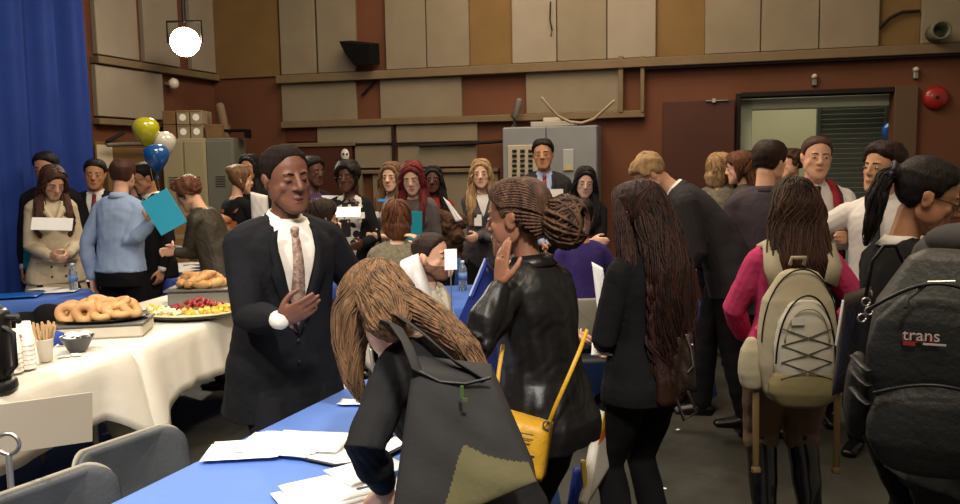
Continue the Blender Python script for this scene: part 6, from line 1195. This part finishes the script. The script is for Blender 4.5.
for sd, x in ((-1, -.215), (1, .150)):
    g = G(); g.tube([(x, -.21, -.08), (x - .0, -.22, -.3), (x + .004, -.22, -.515)], [(.016, .004)] * 3, n=8, up=(0, 1, 0)); g.box((x + .004, -.22, -.52), (.021, .010, .014), bev=.004); p.cobj('hanging_strap', g, mat('strap_tan', '#6e5a38', .7), parent=bp)
g = G(); g.tube([(-.195, -.215, .06), (-.195, -.215, .14)], .034, n=16); g.tube([(-.195, -.215, .145), (-.195, -.215, .165)], .015, n=12); o = p.cobj('pink_bottle', g, mat('bottle_pink', '#b01c50', .3), True); o.parent = None; o.location = p.loc; o.rotation_euler = (0, 0, p.rz); tag(o, 'pink bottle standing in the side pocket of the cream backpack', 'bottle')
# feet glimpse beyond
# woman with ponytail and glasses
RZ = -84
p = Person('person with black ponytail and glasses in black jacket facing right', 927, 160, 2.68, RZ, 'f', head=(-22, 20, 2), sk='tan', vox=.0052, lean=1, rarm={'cw': (.12, .26, .06)}, larm={'cw': (-.1, .28, .1)})
p.body(); p.top('blouse', SHW, .010, -.02, .53, sleeve=.6, wr=.001); p.top('jacket', F_('jacket_black', '#121213', '#19191a'),   .022, -.10, .512, sleeve=.95, vneck=.3, vw=.06, wr=.005, flare=.0); p.collar(SHW, h=.030, spread=.045); p.trousers(TRB); p.shoes(SHOE); p.glasses(mat('frame_bronze', '#4a2c22', .3, metal=.5))
p.cap(HA['black'], .010, 'short', noise=.002, extra=lambda g: g.ell((0, -.115, .05), (.030, .03, .03))); P_ = [([p.H((0, -.11, .055)), p.H((0, -.14, .03)), p.H((.01, -.138, -.05)), p.H((.01, -.12, -.13)), p.H((.0, -.11, -.20))], [(.024, .022), (.030, .026), (.034, .028), (.028, .022), (.010, .008)], p.Rh @ V3((0, 0, 1)) * .2 + p.Rh @ V3((0, -1, 0)))]
p.drape(HA['black'], P_, .004, name='ponytail'); p.locks(P_, HA['black'], 60, rad=.004, wave=.006, seed=5); g = G(); g.tube([p_ for p_ in [(.032 * math.cos(t), -.13, .05 + .03 * math.sin(t)) for t in np.linspace(0, 2 * PI, 20)]], .006, n=6, cap=False); p.hobj('hair_tie', g, mat('elastic_grey', '#3a3a42', .6))
BLB = mat('bag_black_gloss', '#0d0c0c', .35, bump=.3); sb, o_ = quadthing('shoulder_bag', [at(845, 300, 2.60), at(873, 292, 2.42), at(872, 382, 2.42), at(832, 396, 2.60)], (.05, .12, 0), BLB, 'black shoulder bag with metal rings beside the pink sweater', 'handbag', .02, parts='bag_body')
g = G(); g.tube([at(x, y, 2.38) - o_ for x, y in ((866, 296), (872, 262), (884, 246), (896, 246), (903, 262))], [(.006, .003)] * 5, n=8); obj('strap', g, BLB, sb, True)
for x, y in ((866, 302), (869, 311), (862, 318)): g = G(); g.tube([at(x, y, 2.38) - o_ + Vector((.012 * math.cos(t), 0, .012 * math.sin(t))) for t in np.linspace(0, 2 * PI, 15)], .003, n=6, cap=False); obj('metal_ring', g, METAL, sb, True)
g = G(); g.tube([at(843, 301, 2.52) - o_, at(836, 345, 2.52) - o_], .004, n=6); obj('piping', g, SHW, sb, True)

# backpack wearer at the right edge
RZ = -62
p = Person('person in grey hooded top cut off by the right edge', 1022, 118, 2.1, RZ, 'm', head=(-10, 10, 0), sk='fair', lean=8, vox=.008, rarm={'cw': (.15, .2, .0)}); HG = F_('hoodie_grey', '#3e3d3c', '#484746', bscale=30)
p.body(); p.top('hoodie', HG, .034, -.10, .515, wr=.008); p.trousers(F_('trousers_dark_grey', '#1e1d1d', '#262524')); p.shoes(SHOE); p.cap(HA['brown'], .014); g = G(); g.ell((0, -.10, .50), (.13, .07, .05)); p.cobj('hood', g, HG)
bk = empty('backpack', at(930, 422, 1.84), R(-24), 'big black backpack with white lettering at the right edge', 'backpack'); bk.scale = (.86, .86, .86); KB = mat('nylon_black', '#1d1d1b', .55, col2='#242422', nscale=10, bump=.3, bscale=60, spec=.3); KG = mat('nylon_grey', '#33332e', .5, col2='#3c3c36', nscale=10, bump=.3, bscale=60, spec=.3)
def kp(name, shapes, m, wr=.004):
    g = G()
    for c, h in shapes: rbox(g, c, h)
    return link(name, remesh(name, g, .007, 3, lambda V, N: V + N * (wob(V, 24, 30) * wr)[:, None], mats=[m]), bk)
kp('bag_body', [((.03, .10, .16), (.19, .11, .29))], KG); kp('front_pocket', [((-.005, -.03, .20), (.155, .05, .15))], KB); kp('lower_pocket', [((.005, -.045, .01), (.16, .065, .115))], KB); kp('side_pocket', [((-.175, .10, .04), (.035, .07, .12))], KB)
g = G(); g.tube([(-.15 + .30 * t, -.09 - .015 * math.sin(t * PI), .315 - .0 * t + .07 * math.sin(t * PI)) for t in np.linspace(0, 1, 16)], .005, n=6); obj('zipper', g, BLK, bk, True); g = G(); g.tube([(-.14 + .28 * t, -.112 - .01 * math.sin(t * PI), .095 + .035 * math.sin(t * PI)) for t in np.linspace(0, 1, 16)], .005, n=6); obj('zipper', g, BLK, bk, True)
g = G(); g.box((.005, -.09, .385), (.032, .003, .006), rot=rotm(0, 0, -4), bev=.002); obj('zip_pull', g, METAL, bk); g = G(); g.tube([(-.03, -.09, .38), (-.07, -.11, .345), (-.075, -.115, .325)], .006, n=6); obj('zip_pull', g, KG, bk, True)
def textmesh(s, size, ext, m, name, parent, loc, rot):
    cu = bpy.data.curves.new(name, 'FONT'); cu.body = s; cu.size = size; cu.extrude = ext; cu.align_x = 'CENTER'; t = bpy.data.objects.new('t', cu); C.objects.link(t); me = bpy.data.meshes.new_from_object(t.evaluated_get(bpy.context.evaluated_depsgraph_get())); C.objects.unlink(t); bpy.data.objects.remove(t); me.materials.clear(); me.materials.append(m); me.name = name; o = link(name, me, parent); o.location = loc; o.rotation_euler = rot; return o
textmesh('trans', .042, .0012, mat('letter_silver', '#b5aca4', .5), 'lettering', bk, (-.035, -.0905, .235), (PI / 2, 0, 0)); textmesh('trans', .042, .0004, mat('letter_red', '#8a2a2a', .5), 'lettering_shadow', bk, (-.038, -.0885, .230), (PI / 2, 0, 0))
g = G(); g.box((-.062, -.090, .226), (.014, .001, .005)); obj('red_mark', g, MATS['letter_red'], bk); g = G(); g.box((-.005, -.090, .227), (.026, .001, .0025)); obj('underline', g, MATS['letter_silver'], bk)
for x in (-.1, .1): g = G(); g.tube([(x + .06, .20, .36), (x + .06, .27, .40), (x + .06, .34, .34)], [(.02, .006)] * 3, n=8, up=(0, 0, 1)); obj('strap', g, KB, bk, True)
for k, z in enumerate((.12, .07, .16)): g = G(); g.tube([(-.19, .02, z), (-.165, -.06, z - .01), (-.15, -.085, z - .015)], [(.012, .004)] * 3, n=8, up=(0, 0, 1)); obj('compression_strap', g, BLK, bk, True)
# ------------------------------------------------------------------ light
w = bpy.data.worlds.new('world'); bpy.context.scene.world = w; w.use_nodes = True
w.node_tree.nodes['Background'].inputs[0].default_value = (1.0, .86, .66, 1); w.node_tree.nodes['Background'].inputs[1].default_value = .24
def area(name, loc, tgt, size, power, col, shape='DISK', spread=None):
    l = bpy.data.lights.new(name, 'AREA'); l.energy = power; l.color = col; l.size = size; l.shape = shape
    if spread: l.spread = R(spread)
    o = bpy.data.objects.new(name, l); C.objects.link(o); o.location = loc; o.rotation_euler = (Vector(tgt) - Vector(loc)).to_track_quat('-Z', 'Y').to_euler(); return o
def spot(name, loc, tgt, power, col, ang, blend=.5, r=.15):
    l = bpy.data.lights.new(name, 'SPOT'); l.energy = power; l.color = col; l.spot_size = R(ang); l.spot_blend = blend; l.shadow_soft_size = r
    o = bpy.data.objects.new(name, l); C.objects.link(o); o.location = loc; o.rotation_euler = (Vector(tgt) - Vector(loc)).to_track_quat('-Z', 'Y').to_euler(); return o
WARM = (1, .80, .58); SOFT = (1, .88, .72)
area('ceiling_light', (.5, 6.5, 5.0), (.5, 6.8, 0), 3.0, 210, WARM)
area('ceiling_light', (-1.5, 4.2, 4.8), (-1.6, 4.4, 0), 1.6, 120, SOFT)
area('ceiling_light', (.8, 1.2, 4.4), (.7, 3.4, 1), 1.8, 80, WARM)
spot('stage_light', (-2.6, .8, 4.6), (-1.6, 3.1, .7), 900, (1, .94, .84), 50, .6, .12)
spot('stage_light', (.3, -.2, 4.3), (-.9, 2.7, .8), 800, (1, .96, .90), 60, .8, .2)
sl = spot('stage_light', tuple(L0 + dirv * .1), (0, 3, 1.0), 260, (1, .86, .66), 100, .5, .1)
c_ = WO + U * ((d0 + d1) / 2) - NB * 1.2; area('corridor_light', (c_.x, c_.y, 2.85), (c_.x, c_.y, 0), 1.6, 24, (1, .98, .82), 'SQUARE')
sc = bpy.context.scene; sc.view_settings.view_transform = 'Standard'; sc.view_settings.look = 'None'; sc.view_settings.exposure = 0; sc.view_settings.gamma = 1
